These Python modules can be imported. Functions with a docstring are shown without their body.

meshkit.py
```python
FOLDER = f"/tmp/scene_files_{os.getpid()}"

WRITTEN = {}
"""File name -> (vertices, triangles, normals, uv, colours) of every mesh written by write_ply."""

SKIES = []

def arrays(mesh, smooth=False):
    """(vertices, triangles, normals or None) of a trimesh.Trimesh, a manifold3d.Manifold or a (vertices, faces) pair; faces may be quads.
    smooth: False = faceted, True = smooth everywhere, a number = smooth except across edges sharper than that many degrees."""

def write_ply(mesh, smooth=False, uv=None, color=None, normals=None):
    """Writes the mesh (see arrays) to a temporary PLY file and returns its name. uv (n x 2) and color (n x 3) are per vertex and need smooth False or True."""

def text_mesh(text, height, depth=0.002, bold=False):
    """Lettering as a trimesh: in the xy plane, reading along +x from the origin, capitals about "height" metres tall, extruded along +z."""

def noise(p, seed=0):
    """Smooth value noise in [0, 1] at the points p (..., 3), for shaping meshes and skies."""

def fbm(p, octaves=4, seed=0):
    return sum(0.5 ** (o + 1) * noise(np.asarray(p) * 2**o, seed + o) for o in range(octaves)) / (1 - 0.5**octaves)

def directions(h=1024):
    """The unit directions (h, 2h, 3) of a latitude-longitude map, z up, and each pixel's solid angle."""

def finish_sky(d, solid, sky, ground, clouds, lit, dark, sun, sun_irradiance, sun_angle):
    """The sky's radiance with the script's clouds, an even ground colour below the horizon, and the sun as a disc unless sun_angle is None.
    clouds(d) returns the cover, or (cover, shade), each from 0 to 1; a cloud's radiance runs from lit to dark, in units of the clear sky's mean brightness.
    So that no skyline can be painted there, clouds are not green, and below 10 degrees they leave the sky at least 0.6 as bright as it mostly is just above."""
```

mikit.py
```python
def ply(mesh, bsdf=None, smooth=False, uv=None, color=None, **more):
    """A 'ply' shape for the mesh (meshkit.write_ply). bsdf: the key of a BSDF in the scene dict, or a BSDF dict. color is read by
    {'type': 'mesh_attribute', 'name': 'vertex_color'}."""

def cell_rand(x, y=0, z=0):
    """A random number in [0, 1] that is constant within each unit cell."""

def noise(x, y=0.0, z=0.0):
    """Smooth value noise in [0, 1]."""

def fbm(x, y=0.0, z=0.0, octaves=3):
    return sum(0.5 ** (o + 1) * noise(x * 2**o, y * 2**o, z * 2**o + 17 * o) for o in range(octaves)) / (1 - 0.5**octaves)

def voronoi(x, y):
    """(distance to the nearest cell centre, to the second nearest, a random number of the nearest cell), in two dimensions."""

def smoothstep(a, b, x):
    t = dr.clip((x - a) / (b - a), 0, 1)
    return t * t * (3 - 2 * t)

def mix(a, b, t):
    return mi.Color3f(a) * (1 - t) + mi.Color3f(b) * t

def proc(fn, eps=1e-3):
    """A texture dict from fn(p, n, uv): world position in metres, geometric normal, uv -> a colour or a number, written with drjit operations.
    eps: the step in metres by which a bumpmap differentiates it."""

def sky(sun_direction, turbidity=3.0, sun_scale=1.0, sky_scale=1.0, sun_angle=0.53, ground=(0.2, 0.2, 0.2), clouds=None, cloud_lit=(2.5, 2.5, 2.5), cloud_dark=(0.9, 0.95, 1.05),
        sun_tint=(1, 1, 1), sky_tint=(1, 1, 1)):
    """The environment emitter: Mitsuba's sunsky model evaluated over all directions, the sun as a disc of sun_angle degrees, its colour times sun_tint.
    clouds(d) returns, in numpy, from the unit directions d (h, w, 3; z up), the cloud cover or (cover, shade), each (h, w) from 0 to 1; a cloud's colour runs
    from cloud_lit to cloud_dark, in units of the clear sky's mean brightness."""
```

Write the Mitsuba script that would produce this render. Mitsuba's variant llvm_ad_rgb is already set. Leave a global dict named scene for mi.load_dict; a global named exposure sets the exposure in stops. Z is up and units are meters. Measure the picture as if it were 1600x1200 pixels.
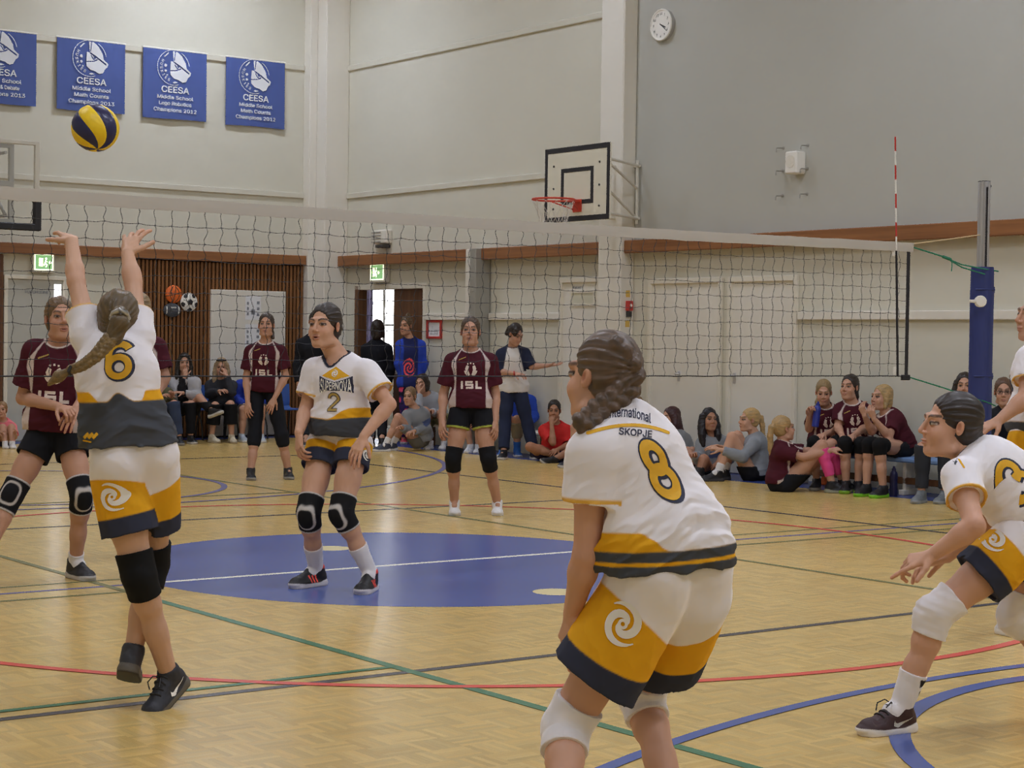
import math
import numpy as np
import trimesh
import mitsuba as mi
import mikit
import meshkit
import drjit as dr
from mikit import proc, noise, fbm, cell_rand, smoothstep, mix
from shapely import affinity
from shapely.geometry import Polygon, LineString, Point, box as sbox
from shapely.ops import unary_union
from scipy.ndimage import map_coordinates

# ------------------------------------------------------------------ camera, light, exposure
FOCAL = 2838.17                       # pixels, for a frame 1600 x 1200
YAW, PITCH, ROLL = math.radians(36.61), math.radians(-1.384), math.radians(0.826)
EYE = np.array([0.0, 0.0, 1.357])
_r = np.array([math.cos(YAW), -math.sin(YAW), 0.0])
FW = np.array([math.sin(YAW) * math.cos(PITCH), math.cos(YAW) * math.cos(PITCH), math.sin(PITCH)])
_u = np.cross(_r, FW)
RT = math.cos(ROLL) * _r + math.sin(ROLL) * _u
UP = -math.sin(ROLL) * _r + math.cos(ROLL) * _u
RIGHT = _r                                                      # horizontal, to the right of the frame
AWAY = np.array([math.sin(YAW), math.cos(YAW), 0.0])           # horizontal, into the scene
T = mi.ScalarTransform4f
exposure = 1.72
scene = {"type": "scene"}
labels = {}
scene["camera"] = {"type": "perspective", "fov": 2 * math.degrees(math.atan(800 / FOCAL)), "fov_axis": "x", "near_clip": 0.1, "far_clip": 100,
                   "to_world": T().look_at(origin=EYE.tolist(), target=(EYE + FW).tolist(), up=UP.tolist())}
LAMP_POWER = 9.0
LAMP_TINT = (0.925, 1.0, 1.17)
LAMPS = [(x, y) for y in (-1.0, 4.6, 10.2, 15.6, 20.2) for x in (1.6, 6.0, 10.6)]
CEILING = 7.0


# ------------------------------------------------------------------ helpers
def hx(c, g=1.0):
    c = c.lstrip("#")
    v = np.array([int(c[i:i + 2], 16) for i in (0, 2, 4)]) / 255
    return np.where(v < 0.04045, v / 12.92, ((v + 0.055) / 1.055) ** 2.4) * g


def ray(u, v):
    return FW + (u - 800) / FOCAL * RT - (v - 600) / FOCAL * UP


def at(u, v, Z):
    return EYE + ray(u, v) * Z


def on(u, v, axis, val):
    d = ray(u, v)
    return EYE + d * ((val - EYE[axis]) / d[axis])


def lab(key, label=None, cat=None, group=None, kind=None):
    d = {k: v for k, v in (("label", label), ("category", cat), ("group", group), ("kind", kind)) if v}
    if d:
        labels[key] = d


COUNT = {}


def numbered(name):
    n = COUNT.get(name, 0)
    COUNT[name] = n + 1
    return name if n == 0 else f"{name}_{n:03d}"


def put(key, mesh, bsdf, smooth=False, color=None, label=None, cat=None, group=None, kind=None, **more):
    key = numbered(key)
    scene[key] = mikit.ply(mesh, bsdf, smooth=smooth, color=color, **more)
    lab(key, label, cat, group, kind)
    return key


def bx(x0, x1, y0, y1, z0, z1, bev=0.0):
    """A box, its edges chamfered by bev."""
    x0, x1, y0, y1, z0, z1 = min(x0, x1), max(x0, x1), min(y0, y1), max(y0, y1), min(z0, z1), max(z0, z1)
    if bev <= 0:
        m = trimesh.creation.box((x1 - x0, y1 - y0, z1 - z0))
    else:
        b = min(bev, (x1 - x0) * .45, (y1 - y0) * .45, (z1 - z0) * .45)
        e = np.array([x1 - x0, y1 - y0, z1 - z0]) / 2
        pts = [np.array([sx * (e[0] - b * (k != 0)), sy * (e[1] - b * (k != 1)), sz * (e[2] - b * (k != 2))]) for sx in (-1, 1) for sy in (-1, 1) for sz in (-1, 1) for k in range(3)]
        m = trimesh.convex.convex_hull(np.array(pts))
    m.apply_translation([(x0 + x1) / 2, (y0 + y1) / 2, (z0 + z1) / 2])
    return m


def cyl(a, b, r, n=12, r2=None):
    """A round bar from a to b (r2: the radius at b)."""
    a, b = np.asarray(a, float), np.asarray(b, float)
    d = b - a
    L = np.linalg.norm(d)
    d = d / L
    x = np.cross(d, [0, 0, 1] if abs(d[2]) < .9 else [1, 0, 0])
    x /= np.linalg.norm(x)
    y = np.cross(d, x)
    t = np.arange(n) * 2 * np.pi / n
    ring = np.cos(t)[:, None] * x + np.sin(t)[:, None] * y
    r2 = r if r2 is None else r2
    V = np.vstack([a + ring * r, b + ring * r2, [a], [b]])
    i = np.arange(n)
    j = (i + 1) % n
    F = np.vstack([np.stack([i, j, j + n], 1), np.stack([i, j + n, i + n], 1), np.stack([j, i, i * 0 + 2 * n], 1), np.stack([i + n, j + n, i * 0 + 2 * n + 1], 1)])
    return trimesh.Trimesh(V, F, process=False)


def tube(P, r, n=6):
    """A round cord through the points P; r a number or one per point."""
    P = np.asarray(P, float)
    r = np.broadcast_to(r, (len(P),))
    d = np.gradient(P, axis=0)
    d /= np.linalg.norm(d, axis=1, keepdims=True)
    x = np.zeros_like(d)
    c = np.cross(d[0], [0, 0, 1.0] if abs(d[0][2]) < .8 else [1.0, 0, 0])
    for q in range(len(d)):                                     # a frame carried along without twist
        c = c - d[q] * (c @ d[q])
        c = c / np.linalg.norm(c)
        x[q] = c
    y = np.cross(d, x)
    t = np.arange(n) * 2 * np.pi / n
    V = (P[:, None] + r[:, None, None] * (np.cos(t)[None, :, None] * x[:, None] + np.sin(t)[None, :, None] * y[:, None])).reshape(-1, 3)
    F = []
    for k in range(len(P) - 1):
        i = np.arange(n) + k * n
        j = (np.arange(n) + 1) % n + k * n
        F += [np.stack([i, j, j + n], 1), np.stack([i, j + n, i + n], 1)]
    i = np.arange(1, n - 1)
    F += [np.stack([i * 0, i + 1, i], 1), np.stack([i * 0, i, i + 1], 1) + (len(P) - 1) * n]
    return trimesh.Trimesh(V, np.vstack(F), process=False)


def cat_(ms):
    return trimesh.util.concatenate(list(ms))


def frame_map(mesh, O, U, V, N=None):
    """Moves a mesh drawn in xy (z up from the sheet) to the plane through O with axes U, V."""
    U, V = np.asarray(U, float), np.asarray(V, float)
    N = np.cross(U, V) if N is None else np.asarray(N, float)
    v = np.asarray(mesh.vertices)
    m = trimesh.Trimesh(np.asarray(O) + v[:, :1] * U + v[:, 1:2] * V + v[:, 2:3] * N, mesh.faces, process=False)
    if np.dot(np.cross(U, V), N) < 0:
        m.invert()
    return m


def flat(shape, depth):
    """A shapely shape as a thin solid."""
    gs = [g for g in getattr(shape, "geoms", [shape]) if g.geom_type == "Polygon" and g.area > 1e-9]
    return cat_([trimesh.creation.extrude_polygon(g, depth, engine="earcut") for g in gs])


def stroke(pts, w, cap="flat", join="mitre"):
    return LineString(pts).buffer(w / 2, cap_style=cap, join_style=join)


def arc(cx, cy, rx, ry, a0, a1, n=24):
    t = np.radians(np.linspace(a0, a1, n))
    return np.stack([cx + rx * np.cos(t), cy + ry * np.sin(t)], 1)


def text(s, h, bold=True, depth=0.002):
    """Lettering centred on x, baseline y = 0, capitals h tall."""
    m = meshkit.text_mesh(s, h, depth, bold)
    m.apply_translation([-(m.bounds[0][0] + m.bounds[1][0]) / 2, 0, 0])
    return m


# ------------------------------------------------------------------ materials
def plain(col, rough=.5, spec=.5, **more):
    c = hx(col) if isinstance(col, str) else np.asarray(col)
    return {"type": "twosided", "b": {"type": "principled", "base_color": {"type": "rgb", "value": [float(x) for x in c]}, "roughness": rough, "specular": spec, **more}}


def painted(fn, rough=.5, spec=.5, **more):
    return {"type": "twosided", "b": {"type": "principled", "base_color": proc(fn), "roughness": rough, "specular": spec, **more}}


def wall_fn(base):
    b = [float(x) for x in hx(base)]

    def fn(p, n, uv):
        k = .955 + .09 * fbm(p.x * .7 + p.y * .7, p.z * .9, p.y * .2, 4)
        return mi.Color3f(b[0] * k, b[1] * k, b[2] * k)
    return fn


def parquet(p, n, uv):
    s = .145
    x, y = p.x / s, p.y / s
    cx, cy = dr.floor(x), dr.floor(y)
    odd = dr.abs(cx + cy - 2 * dr.floor((cx + cy) * .5)) > .5
    fx, fy = x - cx, y - cy
    a = dr.select(odd, fx, fy)
    along = dr.select(odd, y, x)
    st = dr.floor(a * 6)
    k = cell_rand(cx * 7 + st, cy, 3)
    k2 = cell_rand(cx * 7 + st, cy, 9)
    grain = fbm(a * 60 + k * 50, along * 5 + k2 * 90, 0, 3)
    big = fbm(p.x * .5, p.y * .5, 3.0, 2)
    t = .80 + .20 * k + .16 * (grain - .5) + .10 * (big - .5)
    gap = dr.minimum(dr.minimum(a * 6 - st, 1 - (a * 6 - st)) * (s / 6), dr.minimum(dr.minimum(fx, 1 - fx), dr.minimum(fy, 1 - fy)) * s)
    t *= .90 + .10 * smoothstep(.0002, .0012, gap)
    r, g, b = (float(x) for x in hx("#c4a666"))
    return mi.Color3f(r * t, g * t * (.97 + .06 * k2), b * t * (.90 + .2 * k2))


def wood(base, horizontal=False, scale=1.0):
    b = [float(x) for x in hx(base)]

    def fn(p, n, uv):
        if horizontal:
            g = fbm((p.x + p.y) * 1.2 * scale, p.z * 38 * scale, (p.x - p.y) * .6, 4)
        else:
            g = fbm((p.x + p.y) * 30 * scale, p.z * 1.1 * scale, (p.x - p.y) * 8, 4)
        k = .62 + .76 * g
        return mi.Color3f(b[0] * k, b[1] * k * (.95 + .1 * g), b[2] * k)
    return fn


VC = {"type": "mesh_attribute", "name": "vertex_color"}
B = {
    "paint_cream": painted(wall_fn("#cfccbe"), .7, .3),
    "paint_grey": painted(wall_fn("#b5b5ae"), .7, .3),
    "paint_white": painted(wall_fn("#dcd8ce"), .55, .4),
    "paint_trim": plain("#d9d4c6", .5),
    "ceiling_paint": plain("#d8d5cc", .9, .1),
    "parquet": painted(parquet, .22, .55),
    "line_blue": plain("#43548f", .25, .5), "line_green": plain("#3c6b4e", .3, .5), "line_red": plain("#c4493d", .3, .5), "line_black": plain("#3c3a3e", .3, .5),
    "line_white": plain("#d8d6cf", .3, .5), "line_dark_green": plain("#6b6a42", .3, .5), "line_purple": plain("#5f5c86", .3, .5), "strip_blue": plain("#30407e", .3, .5), "line_cream": plain("#cdbf92", .3, .5),
    "beam_wood": painted(wood("#8c5c37", True), .45), "slat_wood": painted(wood("#80552f"), .5), "door_wood": painted(wood("#5f3d24"), .45), "slat_back": plain("#2c1b10", .9),
    "metal_grey": plain("#a9a8a2", .45, .5, metallic=.5), "metal_dark": plain("#3c3b3c", .4, .5, metallic=.3), "alu": plain("#c4c4c8", .3, .5, metallic=.75), "steel_white": plain("#cbc7bb", .5),
    "black": plain("#232226", .6), "white": plain("#e4e2dc", .5), "red": plain("#b8352f", .45), "red_rim": plain("#c2412f", .4), "navy_pad": plain("#28336e", .55), "net_cord": plain("#38383a", .8), "net_tape": plain("#bdb8b0", .8),
    "rope_green": plain("#2f7a62", .7), "rope_tan": plain("#c9b48c", .8), "rope_white": plain("#cfc9c2", .8), "board": plain("#d9d5c4", .45), "yellow": plain("#e6c31c", .4), "banner_blue": plain("#495b9a", .75), "banner_white": plain("#dcdfe6", .75),
    "chair_blue": plain("#3f62a8", .4), "bench_blue": plain("#6f8fc0", .5), "paper": plain("#e2e3e6", .7), "print_grey": plain("#7d8088", .7), "glass_frost": plain("#c9c6b4", .25), "gold": plain("#cfae58", .5),
    "curtain_cloth": plain("#b3aecb", .85, .1), "orange": plain("#dd6a28", .6), "skin": {"type": "principled", "base_color": VC, "roughness": .48, "specular": .35}, "cloth": {"type": "twosided", "b": {"type": "principled", "base_color": VC, "roughness": .82, "specular": .2, "sheen": .15}},
    "hair": {"type": "principled", "base_color": VC, "roughness": .42, "specular": .45}, "rubber": {"type": "principled", "base_color": VC, "roughness": .5, "specular": .4},
    "exit_green": {"type": "twosided", "b": {"type": "diffuse", "reflectance": {"type": "rgb", "value": [.1, .35, .16]}}},
    "ink_navy": plain("#2c2f45", .75), "ink_yellow": plain("#d9a520", .7), "ink_white": plain("#e2dfda", .75), "ink_grey": plain("#45484f", .75), "ink_coral": plain("#f0584e", .6), "ink_cream": plain("#d8c8bc", .75), "ink_gold": plain("#a58a4a", .75), "ink_maroon": plain("#4a1822", .8), "bottle_blue": plain("#27348c", .25), "bottle_teal": plain("#2f8fa6", .25), "bottle_navy": plain("#23244e", .3), "silver": plain("#b9b7b4", .35, .5, metallic=.6),
}
for k, v in B.items():
    scene["m_" + k] = v


def M(k):
    return "m_" + k


def emit(rgb, **more):
    return {"emitter": {"type": "area", "radiance": {"type": "rgb", "value": [float(x) for x in rgb]}}, **more}


# ------------------------------------------------------------------ the room
XW, YW = 13.11, 21.89              # inner faces of the long wall and of the far end wall
X0, Y0 = -2.2, -4.0
put("floor", bx(X0, XW + 3.2, Y0, YW + .3, -.2, 0), M("parquet"), kind="structure")
put("ceiling", bx(X0 - .3, XW + .3, Y0 - .3, YW + .3, CEILING, CEILING + .2), M("ceiling_paint"), kind="structure")
put("wall_far", bx(X0 - .3, XW + .3, YW, YW + .3, 0, CEILING), M("paint_cream"), kind="structure")
put("wall_left", bx(X0 - .3, X0, Y0, YW, 0, CEILING), M("paint_cream"), kind="structure")
put("wall_behind", bx(X0 - .3, XW + .3, Y0 - .3, Y0, 0, CEILING), M("paint_cream"), kind="structure")
DY0, DY1, DZ = 19.56, 21.23, 2.04                                   # double door in the long wall
wr = [bx(XW, XW + .12, 15.6, DY0, 0, CEILING), bx(XW, XW + .12, DY1, YW + .3, 0, CEILING), bx(XW, XW + .12, DY0, DY1, DZ, CEILING)]
put("wall_right", cat_(wr), M("paint_cream"), kind="structure")
put("wall_right_upper", bx(XW, XW + .3, Y0 - .3, 15.6, 2.42, CEILING), M("paint_grey"), kind="structure")
put("wall_right_lower", bx(XW, XW + .3, Y0 - .3, 15.6, 0, 2.42), M("paint_cream"), kind="structure")
# corridor behind the double door
put("wall_corridor", cat_([bx(XW + 2.6, XW + 2.7, 18.4, 24.0, 0, 2.6), bx(XW + .12, XW + 2.7, 24.0, 24.1, 0, 2.6), bx(XW + .12, XW + 2.7, 18.3, 18.4, 0, 2.6), bx(XW + .12, XW + 2.7, 18.3, 24.1, 2.6, 2.7), bx(XW + .12, XW + .2, YW + .3, 24.0, 0, 2.6)]), M("paint_white"), kind="structure")
put("floor_corridor", bx(XW + .12, XW + 2.7, 18.3, 24.1, -.05, 0.001), M("paint_grey"), kind="structure")


# thin trims that run round the room, and the timber beams
def strip_r(name, y0, y1, z0, z1, d, mat, bev=.006, **k):
    return put(name, bx(XW - d, XW, y0, y1, z0, z1, bev), mat, **k)


for y0, y1 in ((15.83, 21.49),):
    for z in (5.06, 3.31):
        strip_r("trim_1", y0, y1, z - .045, z + .03, .035, M("paint_cream"), kind="structure")
for z in (5.06, 3.31):
    put("trim_2", bx(X0, 12.62, YW - .035, YW, z - .045, z + .03, .006), M("paint_cream"), kind="structure")
put("trim_3", bx(12.74, XW, 21.49, YW, 0, CEILING, .01), M("paint_white"), kind="structure")          # pilaster in the corner
put("trim_3", bx(12.62, 12.74, 21.72, YW, 0, CEILING, .01), M("paint_white"), kind="structure")
put("trim_4", bx(XW - .20, XW, 15.40, 15.80, 0, CEILING, .012), M("paint_white"), kind="structure")   # pillar by the backboard
for y0, y1 in ((18.42, 21.49), (15.80, 18.14), (Y0, 15.40)):
    put("wall_beam", bx(XW - .16, XW - .085, y0, y1, 2.335, 2.475, .008), M("beam_wood"), kind="structure")
    put("wall_beam_backing", bx(XW - .085, XW, y0, y1, 2.36, 2.47), M("beam_wood"), kind="structure")
put("wall_beam", bx(X0, 12.62, YW - .13, YW, 2.345, 2.475, .008), M("beam_wood"), kind="structure")
for y0, y1 in ((16.66, 18.09), (Y0, 12.84), (18.3, 19.50)):
    strip_r("trim_5", y0, y1, 1.60, 1.685, .05, M("paint_white"), kind="structure")
# upright white rail with a grey perforated channel
put("trim_6", bx(XW - .2, XW, 18.24, 18.38, 0, 2.47, .01), M("paint_white"), kind="structure")
ch = [bx(XW - .24, XW - .02, 18.10, 18.23, 0, 2.47, .006)]
ch += [bx(XW - .246, XW - .235, 18.135, 18.195, z, z + .05, .004) for z in np.arange(.2, 2.3, .145)]
put("trim_6", cat_(ch), M("metal_grey"), kind="structure")


# white doors in the long wall
def leaf_door(n, y0, y1, ztop, vent=None, handle=None, sign=False):
    k = put(f"door_{n}", cat_([bx(XW - .012, XW, y0 + .035, y1 - .035, 0.01, ztop - .035, .004)]), M("paint_white"), kind="structure")
    fr = [bx(XW - .045, XW, y0, y0 + .05, 0, ztop, .006), bx(XW - .045, XW, y1 - .05, y1, 0, ztop, .006), bx(XW - .045, XW, y0, y1, ztop - .05, ztop + .01, .006)]
    put(k + "__door_frame", cat_(fr), M("paint_trim"))
    if handle is not None:
        h = [cyl((XW - .012, handle, 1.02), (XW - .06, handle, 1.02), .011), cyl((XW - .06, handle - .06, 1.02), (XW - .06, handle + .012, 1.02), .010), bx(XW - .018, XW - .01, handle - .022, handle + .022, .94, 1.05, .004)]
        put(k + "__handle", cat_(h), M("alu"), smooth=40)
    if vent:
        a, b, z0, z1 = vent
        put(k + "__vent_frame", cat_([bx(XW - .03, XW - .01, a, a + .03, z0, z1), bx(XW - .03, XW - .01, b - .03, b, z0, z1), bx(XW - .03, XW - .01, a, b, z0, z0 + .03), bx(XW - .03, XW - .01, a, b, z1 - .03, z1)]), M("paint_trim"))
        put(k + "__vent_pane", bx(XW - .016, XW - .01, a + .02, b - .02, z0 + .02, z1 - .02), M("glass_frost"))
    if sign:
        m = frame_map(text("Varasto", .035, True), (XW - .0125, (y0 + y1) / 2 + .1, ztop - .12), (0, -1, 0), (0, 0, 1))
        put(k + "__door_sign", m, M("print_grey"))
    return k


leaf_door(1, 15.88, 16.70, 2.08, vent=(16.05, 16.51, 1.76, 1.94), sign=True)
leaf_door(2, 13.95, 15.12, 2.04, handle=14.62)
leaf_door(3, 12.86, 13.86, 2.04, handle=13.76)
put("door_2__door_sign", frame_map(text("7", .05, True), (XW - .0125, 14.45, 1.90), (0, -1, 0), (0, 0, 1)), M("print_grey"))

# the double door: timber frame, one leaf shut, one leaf swung out into the corridor
k = put("door_4", bx(XW + .05, XW + .095, DY0 + .03, 20.37, .01, DZ - .03, .005), M("door_wood"), kind="structure")
fr = [bx(XW - .02, XW + .12, DY0 - .04, DY0 + .03, 0, DZ + .03, .006), bx(XW - .02, XW + .12, DY1 - .07, DY1 + .03, 0, DZ + .03, .006), bx(XW - .02, XW + .12, DY0 - .04, DY1 + .03, DZ - .03, DZ + .04, .006)]
put(k + "__door_frame", cat_([fr[1]]), M("door_wood"))
put(k + "__door_frame", cat_([fr[0], fr[2]]), M("paint_trim"))
put(k + "__handle", cat_([cyl((XW + .05, 20.28, 1.02), (XW - .01, 20.28, 1.02), .012), cyl((XW - .01, 20.29, 1.02), (XW - .01, 20.16, 1.02), .011), bx(XW + .04, XW + .052, 20.25, 20.31, .88, 1.12, .004)]), M("alu"), smooth=40)
put(k + "__open_leaf", bx(XW + .13, XW + .17, 22.2, 22.3 + .72, .01, DZ - .03, .005), M("door_wood"))
# bright window at the end of the corridor, half covered by a violet curtain
YC = 24.0
wx0, wx1, wz0, wz1 = on(560, 480, 1, YC)[0], min(on(612, 480, 1, YC)[0], XW + 2.55), .75, 2.3
k = put("window_1", bx(wx0, wx1, YC - .012, YC - .006, wz0, wz1), M("white"), kind="structure", **emit((2.3, 2.35, 2.5)))
put(k + "__window_frame", cat_([bx(wx0 - .05, wx0, YC - .06, YC, wz0 - .05, wz1 + .05), bx(wx1, wx1 + .05, YC - .06, YC, wz0 - .05, wz1 + .05), bx(wx0, wx1, YC - .06, YC, wz1, wz1 + .06), bx(wx0, wx1, YC - .06, YC, wz0 - .06, wz0), bx(wx0 + .42, wx0 + .46, YC - .05, YC, wz0, wz1), bx(wx0, wx1, YC - .05, YC, 1.55, 1.58)]), M("metal_grey"))
xc0, xc1 = on(556, 480, 1, YC - .15)[0], on(582, 480, 1, YC - .15)[0]
V, F = [], []
for s_ in np.linspace(0, 1, 40):
    for z in (.1, 2.40):
        V.append((xc0 + (xc1 - xc0) * s_, YC - .14 + .022 * math.sin(s_ * 30), z))
F = [[2 * i, 2 * i + 3, 2 * i + 1] for i in range(39)] + [[2 * i, 2 * i + 2, 2 * i + 3] for i in range(39)]
kc = numbered("curtain")
lab(kc, "pale violet curtain beside the bright corridor window", "curtain")
put(kc + "__cloth", trimesh.Trimesh(V, F, process=False), M("curtain_cloth"), smooth=True)
put(kc + "__rail", cyl((xc0 - .1, YC - .14, 2.42), (wx1, YC - .14, 2.42), .015, 8), M("white"))

# floor paint: every line is a thin coat on the parquet
LEV = [0.0006]


def paint(name, shape, mat, label=None):
    LEV[0] += .00012
    m = flat(shape, .0005)
    m.apply_translation([0, 0, LEV[0] - .0005])
    put("floor__" + name, m, M(mat), label=label)


CX, CY = 6.03, 9.12


def ring(cx, cy, rx, ry, w, a0=0, a1=360, n=120):
    return Polygon(np.vstack([arc(cx, cy, rx + w / 2, ry + w / 2, a0, a1, n), arc(cx, cy, rx - w / 2, ry - w / 2, a0, a1, n)[::-1]])).buffer(0)


def line(x0, y0, x1, y1, w=.045):
    return stroke([(x0, y0), (x1, y1)], w)


paint("border_strip", unary_union([sbox(12.44, Y0, XW, YW), sbox(X0, 21.40, XW, YW)]), "strip_blue", "blue painted border along the walls")
disc = Polygon(arc(CX, CY, 1.70, 1.78, 0, 360, 160))
paint("centre_disc", disc, "line_blue", "blue centre circle")
for x, y in ((6.03, 10.05), (6.04, 7.70)):
    paint("jump_spot", Polygon(arc(x, y, .13, .13, 0, 360, 30)), "line_cream", "pale spot on the blue centre circle")
paint("centre_line", line(CX - 1.70, CY, CX + 1.70, CY, .05), "line_white", "white line across the blue circle")
paint("centre_line", unary_union([line(X0, CY, CX - 1.71, CY), line(CX + 1.71, CY, 12.4, CY)]), "line_purple")
for y, w in ((9.35, .035), (8.87, .04)):
    paint("flanking_line", unary_union([line(X0, y, CX - 1.74, y, w), line(CX + 1.74, y, 12.4, y, w)]), "line_dark_green")
paint("attack_line", line(1.5, 6.15, 10.42, 6.15, .05), "line_black", "black line across the near half")
paint("attack_line", line(1.5, 12.12, 10.42, 12.12, .05), "line_black")
paint("sideline", unary_union([line(4.08, 2.4, 4.08, 8.6, .05)]), "line_green", "green line running towards the camera")
paint("sideline", unary_union([line(4.08, 8.6, 4.08, 18.2, .045)]), "line_dark_green")
paint("sideline", line(7.93, .1, 7.93, 18.2, .045), "line_dark_green")
for x in (1.5, 10.40):
    paint("sideline", line(x, .1, x, 18.2, .05), "line_black")
paint("crossline", line(X0, 6.28, 4.08, 6.28, .04), "line_green")
paint("end_line", line(1.5, 18.15, 10.42, 18.15, .05), "line_black")
paint("crossline", line(4.08, 13.85, 7.93, 13.85, .04), "line_dark_green")
paint("red_circle", ring(CX, CY + .02, 3.76, 3.94, .055, 0, 360, 240), "line_red", "large red circle")
paint("blue_arc", ring(6.0, -1.11, 6.0, 6.0, .055, 5, 175, 160), "line_blue", "wide blue arc")
paint("key_circle", ring(6.03, 2.93, 1.76, 1.76, .075, 0, 360, 120), "line_blue", "thick blue circle at the front edge")
paint("blue_arc", ring(6.0, 19.45, 6.08, 6.08, .055, 185, 355, 160), "line_purple")
paint("key_circle", ring(6.03, 15.5, 1.85, 1.85, .055, 0, 360, 120), "line_purple")

# lamps under the ceiling, above the frame
for x, y in LAMPS:
    k = numbered("ceiling_lamp")
    lab(k, f"long fluorescent ceiling lamp, {('left', 'middle', 'right')[(x > 5) + (x > 8)]} of three in the {('nearest', 'second', 'third', 'fourth', 'farthest')[[-1.0, 4.6, 10.2, 15.6, 20.2].index(y)]} row", "lamp", "ceiling lamps")
    put(k + "__housing", bx(x - .9, x + .9, y - .2, y + .2, CEILING - .25, CEILING - .12, .02), M("white"))
    g = trimesh.Trimesh([(x - .85, y - .17, CEILING - .251), (x + .85, y - .17, CEILING - .251), (x + .85, y + .17, CEILING - .251), (x - .85, y + .17, CEILING - .251)], [[0, 2, 1], [0, 3, 2]], process=False)
    put(k + "__diffuser", g, M("white"), **emit(np.array(LAMP_TINT) * LAMP_POWER * (1.55 if y < 5 else 1.2 if y < 12 else (.5, .8, .9)[(x > 5) + (x > 8)] if y < 18 else (.08, .25, 1.5)[(x > 5) + (x > 8)])))
    for dx in (-.6, .6):
        put(k + "__hanger", cyl((x + dx, y, CEILING - .13), (x + dx, y, CEILING), .01, 6), M("steel_white"))


# ------------------------------------------------------------------ things of the hall
def thing(name, label, cat, group=None):
    k = numbered(name)
    lab(k, label, cat, group)
    return k


rng = np.random.default_rng(7)
NY = 9.15
net = thing("volleyball_net", "black mesh volleyball net with a pale tape strung across the court", "net")
NX0, NX1 = 1.55, 10.47


def ztop(x):
    s = (np.asarray(x) - NX0) / (NX1 - NX0)
    return 2.128 - .022 * 4 * s * (1 - s)


def zbot(x):
    return 1.131 + 0 * np.asarray(x)


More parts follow.
